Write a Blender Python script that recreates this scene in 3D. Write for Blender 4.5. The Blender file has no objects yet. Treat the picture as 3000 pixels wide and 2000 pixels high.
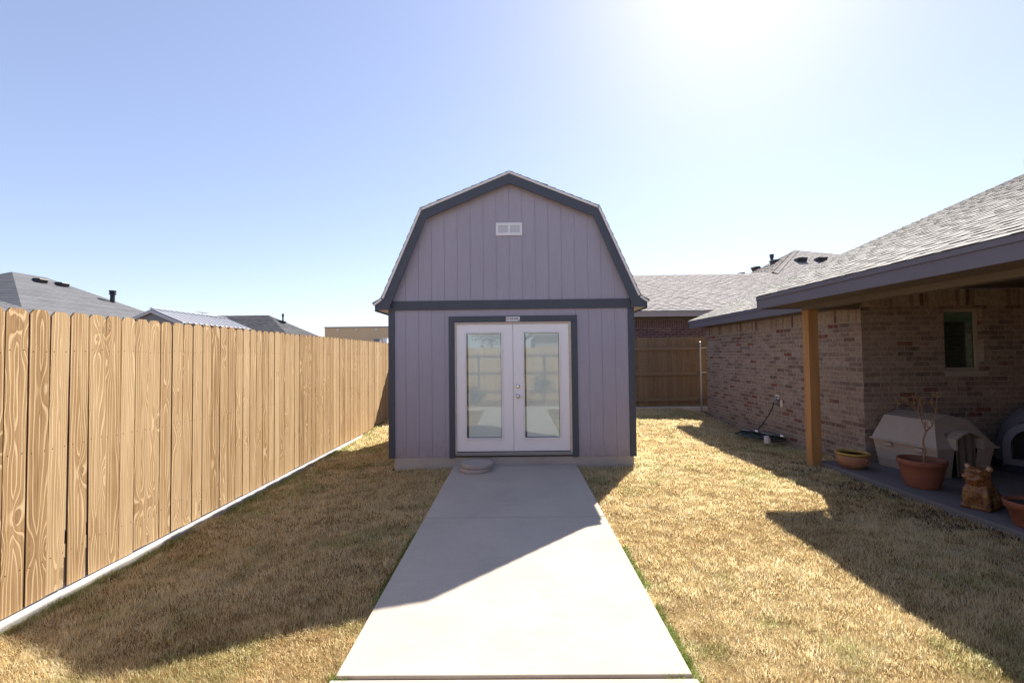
import bpy, bmesh, math, random
import numpy as np
from mathutils import Vector, Matrix
R = math.radians
C = bpy.context.scene.collection
scene = bpy.context.scene

# ---------------------------------------------------------------- camera
cam = bpy.data.objects.new("camera", bpy.data.cameras.new("camera")); C.objects.link(cam)
YAW, PITCH, ROLL = 12/1333, 40/1333, .0115
fw = Vector((-math.sin(YAW)*math.cos(PITCH), math.cos(YAW)*math.cos(PITCH), math.sin(PITCH)))
r0 = Vector((math.cos(YAW), math.sin(YAW), 0)); u0 = r0.cross(fw)
rt = r0*math.cos(ROLL) - u0*math.sin(ROLL); up = u0*math.cos(ROLL) + r0*math.sin(ROLL)
m3 = Matrix((rt, up, -fw)).transposed()
cam.matrix_world = Matrix.Translation((0, 0, 1.65)) @ m3.to_4x4()
cam.data.lens = 16; cam.data.sensor_width = 36; cam.data.clip_start = .05; cam.data.clip_end = 6000
scene.camera = cam

# ---------------------------------------------------------------- sky, sun, exposure
SUN_EL, SUN_AZ = 43.1, 27.2          # azimuth measured from +Y towards +X
world = bpy.data.worlds.new("World"); scene.world = world; world.use_nodes = True
wn = world.node_tree; bg = wn.nodes["Background"]
sky = wn.nodes.new("ShaderNodeTexSky"); sky.sky_type = 'NISHITA'; sky.sun_disc = False
sky.sun_elevation = R(SUN_EL); sky.sun_rotation = R(SUN_AZ)
sky.altitude = 600; sky.air_density = 1.0; sky.dust_density = .58; sky.ozone_density = 4
wb = wn.nodes.new("ShaderNodeMix"); wb.data_type = 'RGBA'; wb.blend_type = 'MULTIPLY'; wb.clamp_result = False
wb.inputs[0].default_value = 1; wb.inputs[7].default_value = (1.03, .974, 1.05, 1)      # the camera's white balance
gm = wn.nodes.new("ShaderNodeGamma"); gm.inputs[1].default_value = .74; hs = wn.nodes.new("ShaderNodeHueSaturation"); hs.inputs["Saturation"].default_value = .9
wn.links.new(sky.outputs[0], gm.inputs[0]); wn.links.new(gm.outputs[0], hs.inputs["Color"]); wn.links.new(hs.outputs[0], wb.inputs[6]); wn.links.new(wb.outputs[2], bg.inputs[0]); bg.inputs[1].default_value = .124
sl = bpy.data.lights.new("sun", 'SUN'); sl.energy = 5.0; sl.angle = R(.5); sl.color = (1, .93, .80)
so = bpy.data.objects.new("sun", sl); C.objects.link(so)
sd = Vector((math.sin(R(SUN_AZ))*math.cos(R(SUN_EL)), math.cos(R(SUN_AZ))*math.cos(R(SUN_EL)), math.sin(R(SUN_EL))))
so.rotation_euler = sd.to_track_quat('Z', 'Y').to_euler(); so.location = sd*50
scene.view_settings.view_transform = 'Standard'; scene.view_settings.look = 'None'
scene.view_settings.exposure = 1.26; scene.view_settings.gamma = 1
scene.render.engine = 'CYCLES'
scene.cycles.max_bounces = 10; scene.cycles.transparent_max_bounces = 12

# ---------------------------------------------------------------- node helpers
class NT:
    def __init__(s, name):
        s.m = bpy.data.materials.new(name); s.m.use_nodes = True; s.t = s.m.node_tree
        s.p = s.t.nodes["Principled BSDF"]; s.out = s.t.nodes["Material Output"]
    def n(s, typ, ins=None, **kw):
        nd = s.t.nodes.new(typ)
        for k, v in kw.items(): setattr(nd, k, v)
        if ins:
            for k, v in ins.items():
                if v is None: continue
                sock = nd.inputs[k]
                if isinstance(v, bpy.types.NodeSocket): s.t.links.new(v, sock)
                else: sock.default_value = v
        return nd
    def math(s, op, a, b=None, c=None, clamp=False):
        nd = s.n("ShaderNodeMath", {0: a, 1: b, 2: c}, operation=op, use_clamp=clamp); return nd.outputs[0]
    def noise(s, vec, scale, detail=3, rough=.55, dist=0, dims='3D', out=0):
        nd = s.n("ShaderNodeTexNoise", {"Vector": vec, "Scale": scale, "Detail": detail, "Roughness": rough, "Distortion": dist}, noise_dimensions=dims)
        return nd.outputs[out]
    def ramp(s, fac, stops, interp='LINEAR'):
        nd = s.n("ShaderNodeValToRGB", {"Fac": fac}); cr = nd.color_ramp; cr.interpolation = interp
        while len(cr.elements) < len(stops): cr.elements.new(.5)
        for e, (p, c) in zip(cr.elements, stops):
            e.position = p; e.color = (*c, 1) if len(c) == 3 else c
        return nd.outputs[0]
    def mix(s, fac, a, b, mode='MIX'):
        nd = s.n("ShaderNodeMix", {0: fac}, data_type='RGBA', blend_type=mode, clamp_result=False)
        for k, v in ((6, a), (7, b)):
            if isinstance(v, bpy.types.NodeSocket): s.t.links.new(v, nd.inputs[k])
            else: nd.inputs[k].default_value = (*v, 1) if len(v) == 3 else v
        return nd.outputs[2]
    def obj(s): return s.n("ShaderNodeTexCoord").outputs["Object"]
    def attr(s, name, out="Vector"): return s.n("ShaderNodeAttribute", attribute_name=name).outputs[out]
    def vscale(s, v, sc):
        return s.n("ShaderNodeVectorMath", {0: v, 1: sc}, operation='MULTIPLY').outputs[0]
    def sep(s, v): nd = s.n("ShaderNodeSeparateXYZ", {0: v}); return nd.outputs[0], nd.outputs[1], nd.outputs[2]
    def comb(s, x, y, z): return s.n("ShaderNodeCombineXYZ", {0: x, 1: y, 2: z}).outputs[0]
    def bump(s, h, strength=.3, dist=.01):
        b = s.n("ShaderNodeBump", {"Height": h, "Strength": strength, "Distance": dist}); s.t.links.new(b.outputs[0], s.p.inputs["Normal"])
    def base(s, c, rough=.8, metal=0, spec=.3):
        if isinstance(c, bpy.types.NodeSocket): s.t.links.new(c, s.p.inputs["Base Color"])
        else: s.p.inputs["Base Color"].default_value = (*c, 1)
        if isinstance(rough, bpy.types.NodeSocket): s.t.links.new(rough, s.p.inputs["Roughness"])
        else: s.p.inputs["Roughness"].default_value = rough
        s.p.inputs["Metallic"].default_value = metal; s.p.inputs["Specular IOR Level"].default_value = spec
        return s.m

def paint(name, col, rough=.6, var=.12, scale=6, metal=0, bump=0, spec=.3, stretch=(1, 1, 1), bscale=60, dirt=0, dirtcol=(.2, .15, .1)):
    t = NT(name); o = t.vscale(t.obj(), stretch)
    a = t.noise(o, scale, 5, .65)
    f = t.ramp(a, [(.25, (1-var,)*3), (.75, (1+var,)*3)])
    c = t.mix(1, col, f, 'MULTIPLY')
    if dirt:
        d = t.noise(t.obj(), 2.3, 6, .7); d = t.ramp(d, [(.52, (0, 0, 0)), (.75, (dirt,)*3)])
        c = t.mix(d, c, dirtcol)
    if bump:
        t.bump(t.noise(o, bscale, 4, .6), bump, .004)
    return t.base(c, rough, metal, spec)

# wood read from the "pk" attribute: x across (m), y along (m), z random per board
def wood(name, dark, mid, light, nails=(), var=.22, rings=9.0, dens=1.0):
    t = NT(name); pk = t.attr("pk"); x, y, z = t.sep(pk)
    rz = t.math('MULTIPLY', z, 37.7)
    # knots: stretched voronoi bends the rings around them
    kv = t.comb(t.math('MULTIPLY', x, 7.0), t.math('MULTIPLY', y, 2.1), rz)
    vor = t.n("ShaderNodeTexVoronoi", {"Vector": kv, "Scale": 1.0, "Randomness": 1.0}, feature='F1')
    kd = vor.outputs["Distance"]
    knot = t.math('POWER', t.math('SUBTRACT', 1.0, t.math('MINIMUM', t.math('MULTIPLY', kd, 1.9), 1.0)), 2.0)
    fv = t.comb(t.math('MULTIPLY', x, 5.5), t.math('MULTIPLY', y, .62), rz)
    big = t.noise(fv, 1.0, 2.0, .45)
    zz = t.noise(t.comb(rz, 3.1, 7.7), 1.0, 0)
    cath = t.math('MULTIPLY', t.math('ABSOLUTE', t.math('ADD', x, t.math('MULTIPLY', t.math('SUBTRACT', big, .5), .06))), 9.0)
    f = t.math('ADD', t.math('MULTIPLY', big, 1.5), t.math('ADD', cath, t.math('MULTIPLY', knot, .8)))
    ringn = t.math('MULTIPLY', f, t.math('MULTIPLY', t.math('ADD', t.math('MULTIPLY', zz, 1.8), .05), rings))
    fr = t.math('FRACT', ringn)
    line = t.ramp(fr, [(0, (.15,)*3), (.2, (.32,)*3), (.62, (.3,)*3), (.8, (.95,)*3), (.9, (1,)*3), (1, (.15,)*3)])
    streak = t.noise(t.comb(t.math('MULTIPLY', x, 160), t.math('MULTIPLY', y, 2.2), rz), 1.0, 3, .6)
    soft = t.noise(t.comb(t.math('MULTIPLY', x, 14), t.math('MULTIPLY', y, 1.3), t.math('ADD', rz, 9)), 1.0, 4, .6)
    v = t.math('ADD', t.math('MULTIPLY', line, .50), t.math('ADD', t.math('MULTIPLY', streak, .5), t.math('MULTIPLY', soft, .38)))
    v = t.math('ADD', v, t.math('MULTIPLY', t.math('SUBTRACT', zz, .5), 1.1*var*2))
    col = t.ramp(v, [(.28, dark), (.55, mid), (.95, light)])
    kc = t.math('GREATER_THAN', knot, .62)
    col = t.mix(t.math('MULTIPLY', kc, .35), col, tuple(c*.75 for c in dark))
    sp = t.noise(t.comb(t.math('MULTIPLY', x, 60), t.math('MULTIPLY', y, 45), rz), 1, 2, .5)
    col = t.mix(t.ramp(sp, [(.74, (0,)*3), (.8, (.4,)*3)]), col, tuple(c*.35 for c in dark))
    # nail heads
    for nz in nails:
        for nx in (-.045, .045):
            dx = t.math('SUBTRACT', x, nx); dy = t.math('SUBTRACT', y, t.math('ADD', nz, t.math('MULTIPLY', t.math('SUBTRACT', z, .5), .03)))
            d = t.math('SQRT', t.math('ADD', t.math('MULTIPLY', dx, dx), t.math('MULTIPLY', dy, dy)))
            col = t.mix(t.math('LESS_THAN', d, .0045), col, (.05, .03, .02))
    t.bump(v, .35, .002)
    return t.base(col, .85, 0, .2)

def brick(name, L, h, mort, ramp_stops, mcol, smear=.35, running=True):
    t = NT(name); u, v, z = t.sep(t.attr("pk"))
    row = t.math('FLOOR', t.math('DIVIDE', v, h))
    off = t.math('MULTIPLY', t.math('MODULO', t.math('ABSOLUTE', row), 2.0), .5 if running else 0)
    jit = t.noise(t.comb(row, 0, 4.4), 3.1, 0)
    uu = t.math('ADD', t.math('ADD', t.math('DIVIDE', u, L), off), t.math('MULTIPLY', jit, .25))
    col = t.math('FLOOR', uu)
    wn_ = t.noise(t.comb(t.math('MULTIPLY', u, 1), t.math('MULTIPLY', v, 1), z), 45, 3, .6)
    wob = t.math('MULTIPLY', t.math('SUBTRACT', wn_, .5), .011)
    fx = t.math('MULTIPLY', t.math('FRACT', uu), L); fy = t.math('MULTIPLY', t.math('FRACT', t.math('DIVIDE', v, h)), h)
    d = t.math('MINIMUM', t.math('MINIMUM', fx, t.math('SUBTRACT', L, fx)), t.math('MINIMUM', fy, t.math('SUBTRACT', h, fy)))
    d = t.math('ADD', d, wob)
    mk = t.n("ShaderNodeMapRange", {"Value": d, "From Min": mort*.5-.0015, "From Max": mort*.5+.002}).outputs[0]
    wh = t.n("ShaderNodeTexWhiteNoise", {"Vector": t.comb(col, row, z)}, noise_dimensions='3D').outputs[0]
    bc = t.ramp(wh, ramp_stops, 'CONSTANT')
    score = t.noise(t.comb(t.math('MULTIPLY', u, 120), t.math('MULTIPLY', v, 14), 0), 1, 3, .6)
    blot = t.noise(t.comb(u, v, 3), 16, 5, .65)
    bc = t.mix(1, bc, t.ramp(score, [(.3, (.72,)*3), (.7, (1.25,)*3)]), 'MULTIPLY')
    bc = t.mix(1, bc, t.ramp(blot, [(.3, (.65,)*3), (.7, (1.3,)*3)]), 'MULTIPLY')
    sm = t.ramp(t.noise(t.comb(t.math('MULTIPLY', u, 11), t.math('MULTIPLY', v, 5), 7), 1, 5, .7), [(.45, (0,)*3), (.75, (smear,)*3)])
    bc = t.mix(sm, bc, mcol)
    mc = t.mix(1, mcol, t.ramp(blot, [(.3, (.8,)*3), (.7, (1.15,)*3)]), 'MULTIPLY')
    c = t.mix(mk, mc, bc)
    t.bump(t.math('ADD', t.math('MULTIPLY', mk, 1.0), t.math('MULTIPLY', score, .35)), .7, .006)
    return t.base(c, .9, 0, .15)

def shingle_mat(name, cols, edge):
    t = NT(name); u, v, z = t.sep(t.attr("pk"))
    wh = t.n("ShaderNodeTexWhiteNoise", {"W": z}, noise_dimensions='1D').outputs[0]
    c = t.ramp(wh, [(0, cols[0]), (.5, cols[1]), (1, cols[2])])
    gr = t.noise(t.comb(u, v, 0), 160, 2, .7)
    c = t.mix(1, c, t.ramp(gr, [(.35, (.72,)*3), (.65, (1.3,)*3)]), 'MULTIPLY')
    pt = t.noise(t.comb(u, v, 5), 1.7, 4, .6)
    c = t.mix(1, c, t.ramp(pt, [(.3, (.88,)*3), (.7, (1.1,)*3)]), 'MULTIPLY')
    t.bump(gr, .12, .002)
    return t.base(c, .95, 0, .08)

def concrete(name, col, var=.12, broom=0, dirt=.3):
    t = NT(name); o = t.obj()
    a = t.noise(o, 1.6, 6, .65); b = t.noise(o, 70, 4, .7)
    c = t.mix(1, col, t.ramp(a, [(.3, (1-var,)*3), (.7, (1+var,)*3)]), 'MULTIPLY')
    c = t.mix(1, c, t.ramp(b, [(.3, (.93,)*3), (.7, (1.06,)*3)]), 'MULTIPLY')
    st = t.ramp(t.noise(o, 3.2, 7, .72), [(.56, (0,)*3), (.75, (dirt,)*3)])
    c = t.mix(st, c, tuple(x*.7 for x in col))
    sp = t.ramp(t.noise(o, 38, 2, .5), [(.77, (0,)*3), (.8, (.6,)*3)])
    c = t.mix(sp, c, (.12, .08, .05))
    h = b
    if broom:
        w = t.noise(t.vscale(o, (3, 190, 1)), 1, 2, .5); h = t.math('ADD', t.math('MULTIPLY', b, .4), t.math('MULTIPLY', w, broom))
        c = t.mix(1, c, t.ramp(w, [(.3, (.95,)*3), (.7, (1.04,)*3)]), 'MULTIPLY')
    t.bump(h, .25, .003)
    return t.base(c, .9, 0, .15)

M = {}
M['picket'] = wood('cedar_pickets', (.16, .088, .039), (.335, .21, .103), (.63, .46, .275), nails=(.20, 1.00, 1.72), rings=4.6)
M['shaded_cut_edge'] = paint('shaded_cut_edge', (.12, .06, .032), .9, .2, 12)  # bare board edges, coloured darker to paint the shade in the gaps
M['picket_back'] = wood('weathered_pickets', (.10, .065, .04), (.17, .115, .07), (.26, .19, .12), var=.2)
M['rail'] = wood('rail_wood', (.13, .09, .062), (.19, .135, .09), (.26, .19, .13), var=.1)
M['post_wood'] = wood('orange_stained_wood', (.14, .06, .022), (.32, .155, .058), (.50, .29, .13), var=.06, rings=7.5)
M['siding'] = paint('shed_siding', (.36, .345, .40), .75, .04, 3, bump=.15, bscale=60, stretch=(1, 1, .25))
def siding_mat():
    t = NT('shed_siding'); o = t.obj(); x, y, z = t.sep(o)
    c = t.mix(1, (.385, .358, .425), t.ramp(t.noise(t.vscale(o, (1, 1, .25)), 3, 5, .65), [(.25, (.95,)*3), (.75, (1.05,)*3)]), 'MULTIPLY')
    c = t.mix(1, c, t.ramp(t.noise(t.vscale(o, (55, 55, 2.5)), 1, 3, .6), [(.3, (.955,)*3), (.7, (1.045,)*3)]), 'MULTIPLY')
    low = t.n("ShaderNodeMapRange", {"Value": z, "From Min": .55, "From Max": .12}).outputs[0]
    d = t.math('MULTIPLY', t.math('POWER', low, 2.0), t.ramp(t.noise(o, 9, 6, .7), [(.35, (0,)*3), (.65, (.5,)*3)]))
    c = t.mix(d, c, (.26, .19, .14))
    t.bump(t.noise(t.vscale(o, (60, 60, 4)), 1, 4, .6), .25, .003)
    return t.base(c, .75, 0, .25)
M['siding'] = siding_mat()
M['trim'] = paint('shed_trim', (.080, .090, .112), .6, .06, 5, bump=.12, stretch=(1, 1, .3))
M['white'] = paint('door_white', (.88, .86, .88), .35, .02, 3, spec=.5)
M['cream'] = paint('raw_jamb', (.62, .54, .46), .6, .12, 14, dirt=.3)
M['drip'] = paint('drip_edge', (.82, .77, .74), .5, .06, 6)
M['found'] = concrete('foundation', (.44, .41, .385), .18)
M['path'] = concrete('path_concrete', (.475, .42, .36), .09, broom=1.3, dirt=.45)
M['kerb'] = concrete('kerb_concrete', (.50, .47, .44), .1)
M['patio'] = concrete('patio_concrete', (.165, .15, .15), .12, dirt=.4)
M['joint'] = paint('joint_board', (.16, .085, .05), .9, .3, 20)
M['brick'] = brick('tumbled_brick', .245, .0745, .011,
    [(0, (.29, .21, .165)), (.22, (.235, .165, .13)), (.44, (.315, .24, .195)), (.62, (.155, .105, .088)), (.72, (.26, .19, .15)), (.86, (.185, .128, .11)), (.955, (.18, .065, .048))],
    (.37, .315, .265), .5)
M['brick_s'] = brick('soldier_brick', .0745, .245, .011,
    [(0, (.33, .25, .19)), (.3, (.38, .29, .22)), (.6, (.26, .18, .14)), (.85, (.14, .08, .065)), (.95, (.36, .27, .2))],
    (.37, .32, .27), .5, running=False)
M['brick_n'] = brick('plum_brick', .245, .0745, .011, [(0, (.115, .062, .062)), (.4, (.145, .08, .075)), (.7, (.09, .052, .06)), (.9, (.17, .095, .085))], (.30, .25, .235), .1)
M['brick_ns'] = brick('plum_soldier', .0745, .245, .011, [(0, (.13, .072, .068)), (.4, (.155, .085, .08)), (.7, (.11, .06, .06))], (.32, .27, .25), .1, running=False)
M['sh_tan'] = shingle_mat('weathered_shingle', [(.34, .325, .305), (.375, .36, .34), (.41, .395, .37)], .1)
M['sh_tan2'] = shingle_mat('neighbour_shingle', [(.33, .30, .295), (.365, .335, .325), (.40, .37, .355)], .1)
M['sh_gray'] = shingle_mat('slate_grey_shingle', [(.125, .128, .142), (.14, .143, .157), (.155, .158, .17)], .1)
M['sh_dark'] = shingle_mat('charcoal_shingle', [(.065, .067, .075), (.085, .087, .095), (.105, .107, .115)], .1)
M['sh_edge'] = paint('shingle_edge', (.10, .092, .088), .95, .2, 30)
M['fascia'] = paint('fascia_paint', (.145, .135, .162), .6, .04, 4)
M['fascia_pale'] = paint('pale_fascia', (.36, .32, .31), .6, .04, 4)
M['soffit'] = paint('soffit_paint', (.15, .122, .095), .7, .06, 4)
M['ceiling'] = paint('porch_ceiling', (.10, .08, .07), .8, .06, 4)
M['tan'] = paint('tan_metal_wall', (.62, .45, .28), .7, .05, .3)
M['greywall'] = paint('grey_panel', (.20, .21, .24), .7, .05, 2)
M['metalroof'] = paint('white_metal_roof', (.46, .46, .49), .5, .04, 2, spec=.3)
M['black'] = paint('black_metal', (.03, .03, .034), .5, .1, 8)
M['galv'] = paint('galvanised', (.34, .35, .36), .35, .08, 12, metal=.8)
M['chrome'] = paint('chrome', (.75, .72, .70), .16, .02, 5, metal=1)
M['winframe'] = paint('window_frame', (.40, .34, .27), .5, .04, 5)
M['beige_plastic'] = paint('beige_plastic', (.36, .30, .255), .5, .05, 8, bump=.25, bscale=90, dirt=.25)
M['grey_plastic'] = paint('grey_plastic', (.16, .16, .19), .5, .06, 8, bump=.2, bscale=90)
M['navy_plastic'] = paint('navy_plastic', (.018, .02, .04), .5, .08, 8)
M['flap'] = paint('door_flap', (.14, .105, .08), .8, .15, 5)
M['terra'] = paint('terracotta', (.22, .08, .048), .75, .16, 9, bump=.2, dirt=.35, dirtcol=(.30, .2, .15), stretch=(1, 1, 3))
M['terra_g'] = paint('terracotta_pale', (.33, .16, .09), .6, .15, 9, bump=.2, dirt=.4, dirtcol=(.28, .2, .12))
M['glaze_y'] = paint('yellow_glaze', (.42, .27, .06), .35, .3, 14, spec=.5)
M['soil'] = paint('dark_soil', (.035, .027, .022), .95, .4, 60, bump=.6)
M['stem'] = paint('twig_bark', (.26, .15, .09), .8, .2, 20)
M['leafdry'] = paint('dry_leaflet', (.30, .22, .06), .8, .3, 30)
M['hose'] = paint('green_hose', (.012, .035, .032), .45, .1, 20, spec=.5)
M['cup'] = paint('white_plastic_cup', (.66, .62, .60), .5, .05, 10)
M['stone'] = concrete('stepping_stone', (.44, .375, .345), .12)
M['dark'] = paint('unlit_interior_black', (.012, .012, .014), .8, .1, 4)  # near black colour painting the shade of unlit insides
M['inner'] = paint('room_wall', (.45, .43, .38), .8, .03, 3)
M['blind'] = paint('blind_slat', (.93, .96, .92), .5, .03, 4)
M['lettering'] = paint('sign_black', (.03, .03, .035), .5, .0, 4)
M['signred'] = paint('sign_red', (.34, .05, .08), .5, .0, 4)
M['signwhite'] = paint('sign_white', (.72, .72, .74), .4, .02, 6)
M['bush'] = paint('shrub_leaf', (.055, .085, .05), .8, .35, 14)
M['treeleaf'] = paint('tree_leaf', (.075, .09, .05), .8, .3, 3)
M['vent'] = paint('vent_white', (.78, .77, .78), .4, .02, 6)

def statue_mat():
    t = NT('brown_glaze'); o = t.obj()
    a = t.noise(t.vscale(o, (1, 1, .35)), 26, 6, .7, 1.2); b = t.noise(o, 8, 3)
    c = t.ramp(a, [(.34, (.07, .025, .014)), (.48, (.18, .075, .022)), (.6, (.26, .13, .03)), (.68, (.55, .42, .30))])
    c = t.mix(t.ramp(b, [(.4, (0,)*3), (.65, (.6,)*3)]), c, (.20, .075, .035))
    t.bump(a, .8, .01); return t.base(c, .25, 0, .6)
M['statue'] = statue_mat()

def glass_mat(name, refl, tint=(.86, .95, .93)):
    t = NT(name); tr = t.n("ShaderNodeBsdfTransparent", {"Color": (*tint, 1)}); gl = t.n("ShaderNodeBsdfGlossy", {"Color": (.82, .97, 1, 1), "Roughness": .012})
    ly = t.n("ShaderNodeLayerWeight", {"Blend": .25})
    fac = t.math('ADD', t.math('MULTIPLY', ly.outputs["Fresnel"], .9), refl, clamp=True)
    mx = t.n("ShaderNodeMixShader", {0: fac, 1: tr.outputs[0], 2: gl.outputs[0]}); t.t.links.new(mx.outputs[0], t.out.inputs[0]); return t.m
M['glass'] = glass_mat('door_glass', .105, (.98, 1, .99))
M['winglass'] = glass_mat('window_glass', .06, (.6, .72, .66))

def grass_mat():
    t = NT('dry_grass'); g = t.attr("gr", "Fac"); q = t.attr("tint", "Fac")
    dry = t.ramp(q, [(0, (.32, .19, .08)), (.3, (.69, .52, .265)), (.65, (.92, .80, .50)), (1, (.98, .93, .74))])
    grn = t.ramp(q, [(0, (.07, .12, .025)), (.5, (.18, .30, .06)), (1, (.36, .50, .14))])
    c = t.mix(g, dry, grn)
    df = t.n("ShaderNodeBsdfDiffuse", {"Color": c}); tl = t.n("ShaderNodeBsdfTranslucent", {"Color": c})
    mx = t.n("ShaderNodeMixShader", {0: .66, 1: df.outputs[0], 2: tl.outputs[0]}); t.t.links.new(mx.outputs[0], t.out.inputs[0]); return t.m
M['grass'] = grass_mat()
def lawn_mat():
    t = NT('thatch'); o = t.obj()
    a = t.noise(o, 9, 6, .7); b = t.noise(t.vscale(o, (1, 1, 1)), 120, 3, .7)
    c = t.ramp(a, [(.3, (.14, .085, .036)), (.6, (.24, .155, .07)), (.8, (.15, .11, .045))])
    c = t.mix(1, c, t.ramp(b, [(.3, (.55,)*3), (.7, (1.4,)*3)]), 'MULTIPLY')
    x, y, z = t.sep(o)
    bare = t.math('MULTIPLY', t.n("ShaderNodeMapRange", {"Value": x, "From Min": 3.55, "From Max": 3.95}).outputs[0],
                  t.n("ShaderNodeMapRange", {"Value": t.noise(o, 3, 4, .6), "From Min": .35, "From Max": .5}).outputs[0])
    c = t.mix(bare, c, (.10, .065, .045))
    t.bump(t.math('ADD', a, b), .8, .03); return t.base(c, .95, 0, .05)
M['lawn'] = lawn_mat()
M['ground'] = paint('ground', (.22, .16, .09), .95, .3, 1.2)

# ---------------------------------------------------------------- mesh helpers
class MB:
    def __init__(s): s.v = []; s.f = []; s.pk = []; s.mi = []
    def add(s, vs, fs, pk=None, mi=0):
        b = len(s.v); s.v += [tuple(p) for p in vs]; s.f += [tuple(i+b for i in f) for f in fs]
        s.pk += [tuple(p) for p in pk] if pk is not None else [(0, 0, 0)]*len(vs); s.mi += [mi]*len(fs)
        return s
    def quad(s, a, b, c, d, pk=None, mi=0): return s.add([a, b, c, d], [(0, 1, 2, 3)], pk, mi)
    def box(s, x0, x1, y0, y1, z0, z1, wood=None, rnd=None, mi=0):
        """wood='x','y','z': the long axis; pk across/along follow it (verts split per face)"""
        P = [(x0, y0, z0), (x1, y0, z0), (x1, y1, z0), (x0, y1, z0), (x0, y0, z1), (x1, y0, z1), (x1, y1, z1), (x0, y1, z1)]
        F = [(0, 3, 2, 1), (4, 5, 6, 7), (0, 1, 5, 4), (1, 2, 6, 5), (2, 3, 7, 6), (3, 0, 4, 7)]
        if wood is None: return s.add(P, F, mi=mi)
        rnd = random.random() if rnd is None else rnd; ax = 'xyz'.index(wood); cen = ((x0+x1)/2, (y0+y1)/2, (z0+z1)/2)
        for i, f in enumerate(F):
            n = (2, 2, 1, 0, 1, 0)[i]; oth = [k for k in range(3) if k != ax and k != n] or [(ax+1) % 3]
            q = [P[j] for j in f]
            s.add(q, [(0, 1, 2, 3)], [(p[oth[0]]-cen[oth[0]]+.003*i, p[ax], rnd) for p in q], mi)
        return s
    def prism(s, poly, axis, a, b, mi=0):
        """poly of 2d points extruded along axis ('x','y','z') from a to b; CCW seen from the + side"""
        n = len(poly)
        def put(p, t):
            return {'x': (t, p[0], p[1]), 'y': (p[0], t, p[1]), 'z': (p[0], p[1], t)}[axis]
        vs = [put(p, a) for p in poly] + [put(p, b) for p in poly]
        fs = [tuple(range(n))[::-1], tuple(range(n, 2*n))] + [(i, (i+1) % n, n+(i+1) % n, n+i) for i in range(n)]
        if axis == 'y': fs = [f[::-1] for f in fs]
        return s.add(vs, fs, mi=mi)
    def tube(s, pts, r, n=8, mi=0, cap=True):
        pts = [Vector(p) for p in pts]; rs = r if isinstance(r, (list, tuple)) else [r]*len(pts)
        ring = []; prev = None; vs = []; fs = []
        for i, p in enumerate(pts):
            d = (pts[min(i+1, len(pts)-1)]-pts[max(i-1, 0)]).normalized()
            a = prev if prev is not None else (Vector((0, 0, 1)) if abs(d.z) < .9 else Vector((1, 0, 0)))
            a = (a - d*a.dot(d)).normalized(); prev = a; b = d.cross(a)
            for k in range(n):
                t = 2*math.pi*k/n; vs.append(p + (a*math.cos(t)+b*math.sin(t))*rs[i])
        for i in range(len(pts)-1):
            for k in range(n):
                fs.append((i*n+k, i*n+(k+1) % n, (i+1)*n+(k+1) % n, (i+1)*n+k))
        if cap: fs += [tuple(range(n))[::-1], tuple(range((len(pts)-1)*n, len(pts)*n))]
        return s.add(vs, fs, mi=mi)
    def lathe(s, prof, cx=0, cy=0, n=40, mi=0, sx=1, sy=1):
        vs = []; fs = []
        for (r, z) in prof:
            for k in range(n):
                t = 2*math.pi*k/n; vs.append((cx+r*sx*math.cos(t), cy+r*sy*math.sin(t), z))
        for i in range(len(prof)-1):
            for k in range(n): fs.append((i*n+k, i*n+(k+1) % n, (i+1)*n+(k+1) % n, (i+1)*n+k))
        if prof[0][0] > 1e-4: fs.append(tuple(range(n))[::-1])
        if prof[-1][0] > 1e-4: fs.append(tuple(range((len(prof)-1)*n, len(prof)*n)))
        return s.add(vs, fs, mi=mi)
    def ball(s, c, r, n=20, m=12, rot=None):
        vs = []; fs = []
        r = r if isinstance(r, (tuple, list)) else (r, r, r)
        for i in range(m+1):
            a = math.pi*i/m
            for k in range(n):
                t = 2*math.pi*k/n; p = Vector((r[0]*math.sin(a)*math.cos(t), r[1]*math.sin(a)*math.sin(t), r[2]*math.cos(a)))
                if rot: p = rot @ p
                vs.append(Vector(c)+p)
        for i in range(m):
            for k in range(n): fs.append((i*n+k, (i+1)*n+k, (i+1)*n+(k+1) % n, i*n+(k+1) % n))
        return s.add(vs, fs)
    def xf(s, mat, start=0):
        for i in range(start, len(s.v)): s.v[i] = tuple(mat @ Vector(s.v[i]))
        return s
    def build(s, name, mat, parent=None, smooth=False, bevel=0, local=None):
        me = bpy.data.meshes.new(name)
        vs = s.v
        if parent is not None: 
            inv = parent_world(parent).inverted(); vs = [tuple(inv @ Vector(p)) for p in vs]
        me.from_pydata(vs, [], s.f); 
        mats = mat if isinstance(mat, (list, tuple)) else [mat]
        for m in mats: me.materials.append(m)
        me.polygons.foreach_set("material_index", s.mi)
        at = me.attributes.new("pk", 'FLOAT_VECTOR', 'POINT'); at.data.foreach_set("vector", np.array(s.pk, 'f').ravel())
        if smooth: me.polygons.foreach_set("use_smooth", [True]*len(me.polygons))
        me.update()
        o = bpy.data.objects.new(name, me); C.objects.link(o)
        if parent is not None: o.parent = parent
        if smooth == 'auto' or bevel:
            if bevel:
                b = o.modifiers.new("bevel", 'BEVEL'); b.width = bevel; b.segments = 2; b.limit_method = 'ANGLE'; b.angle_limit = R(35)
        return o

def parent_world(o):
    m = Matrix.Translation(o.location) @ o.rotation_euler.to_matrix().to_4x4()
    return parent_world(o.parent) @ m if o.parent else m

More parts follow.
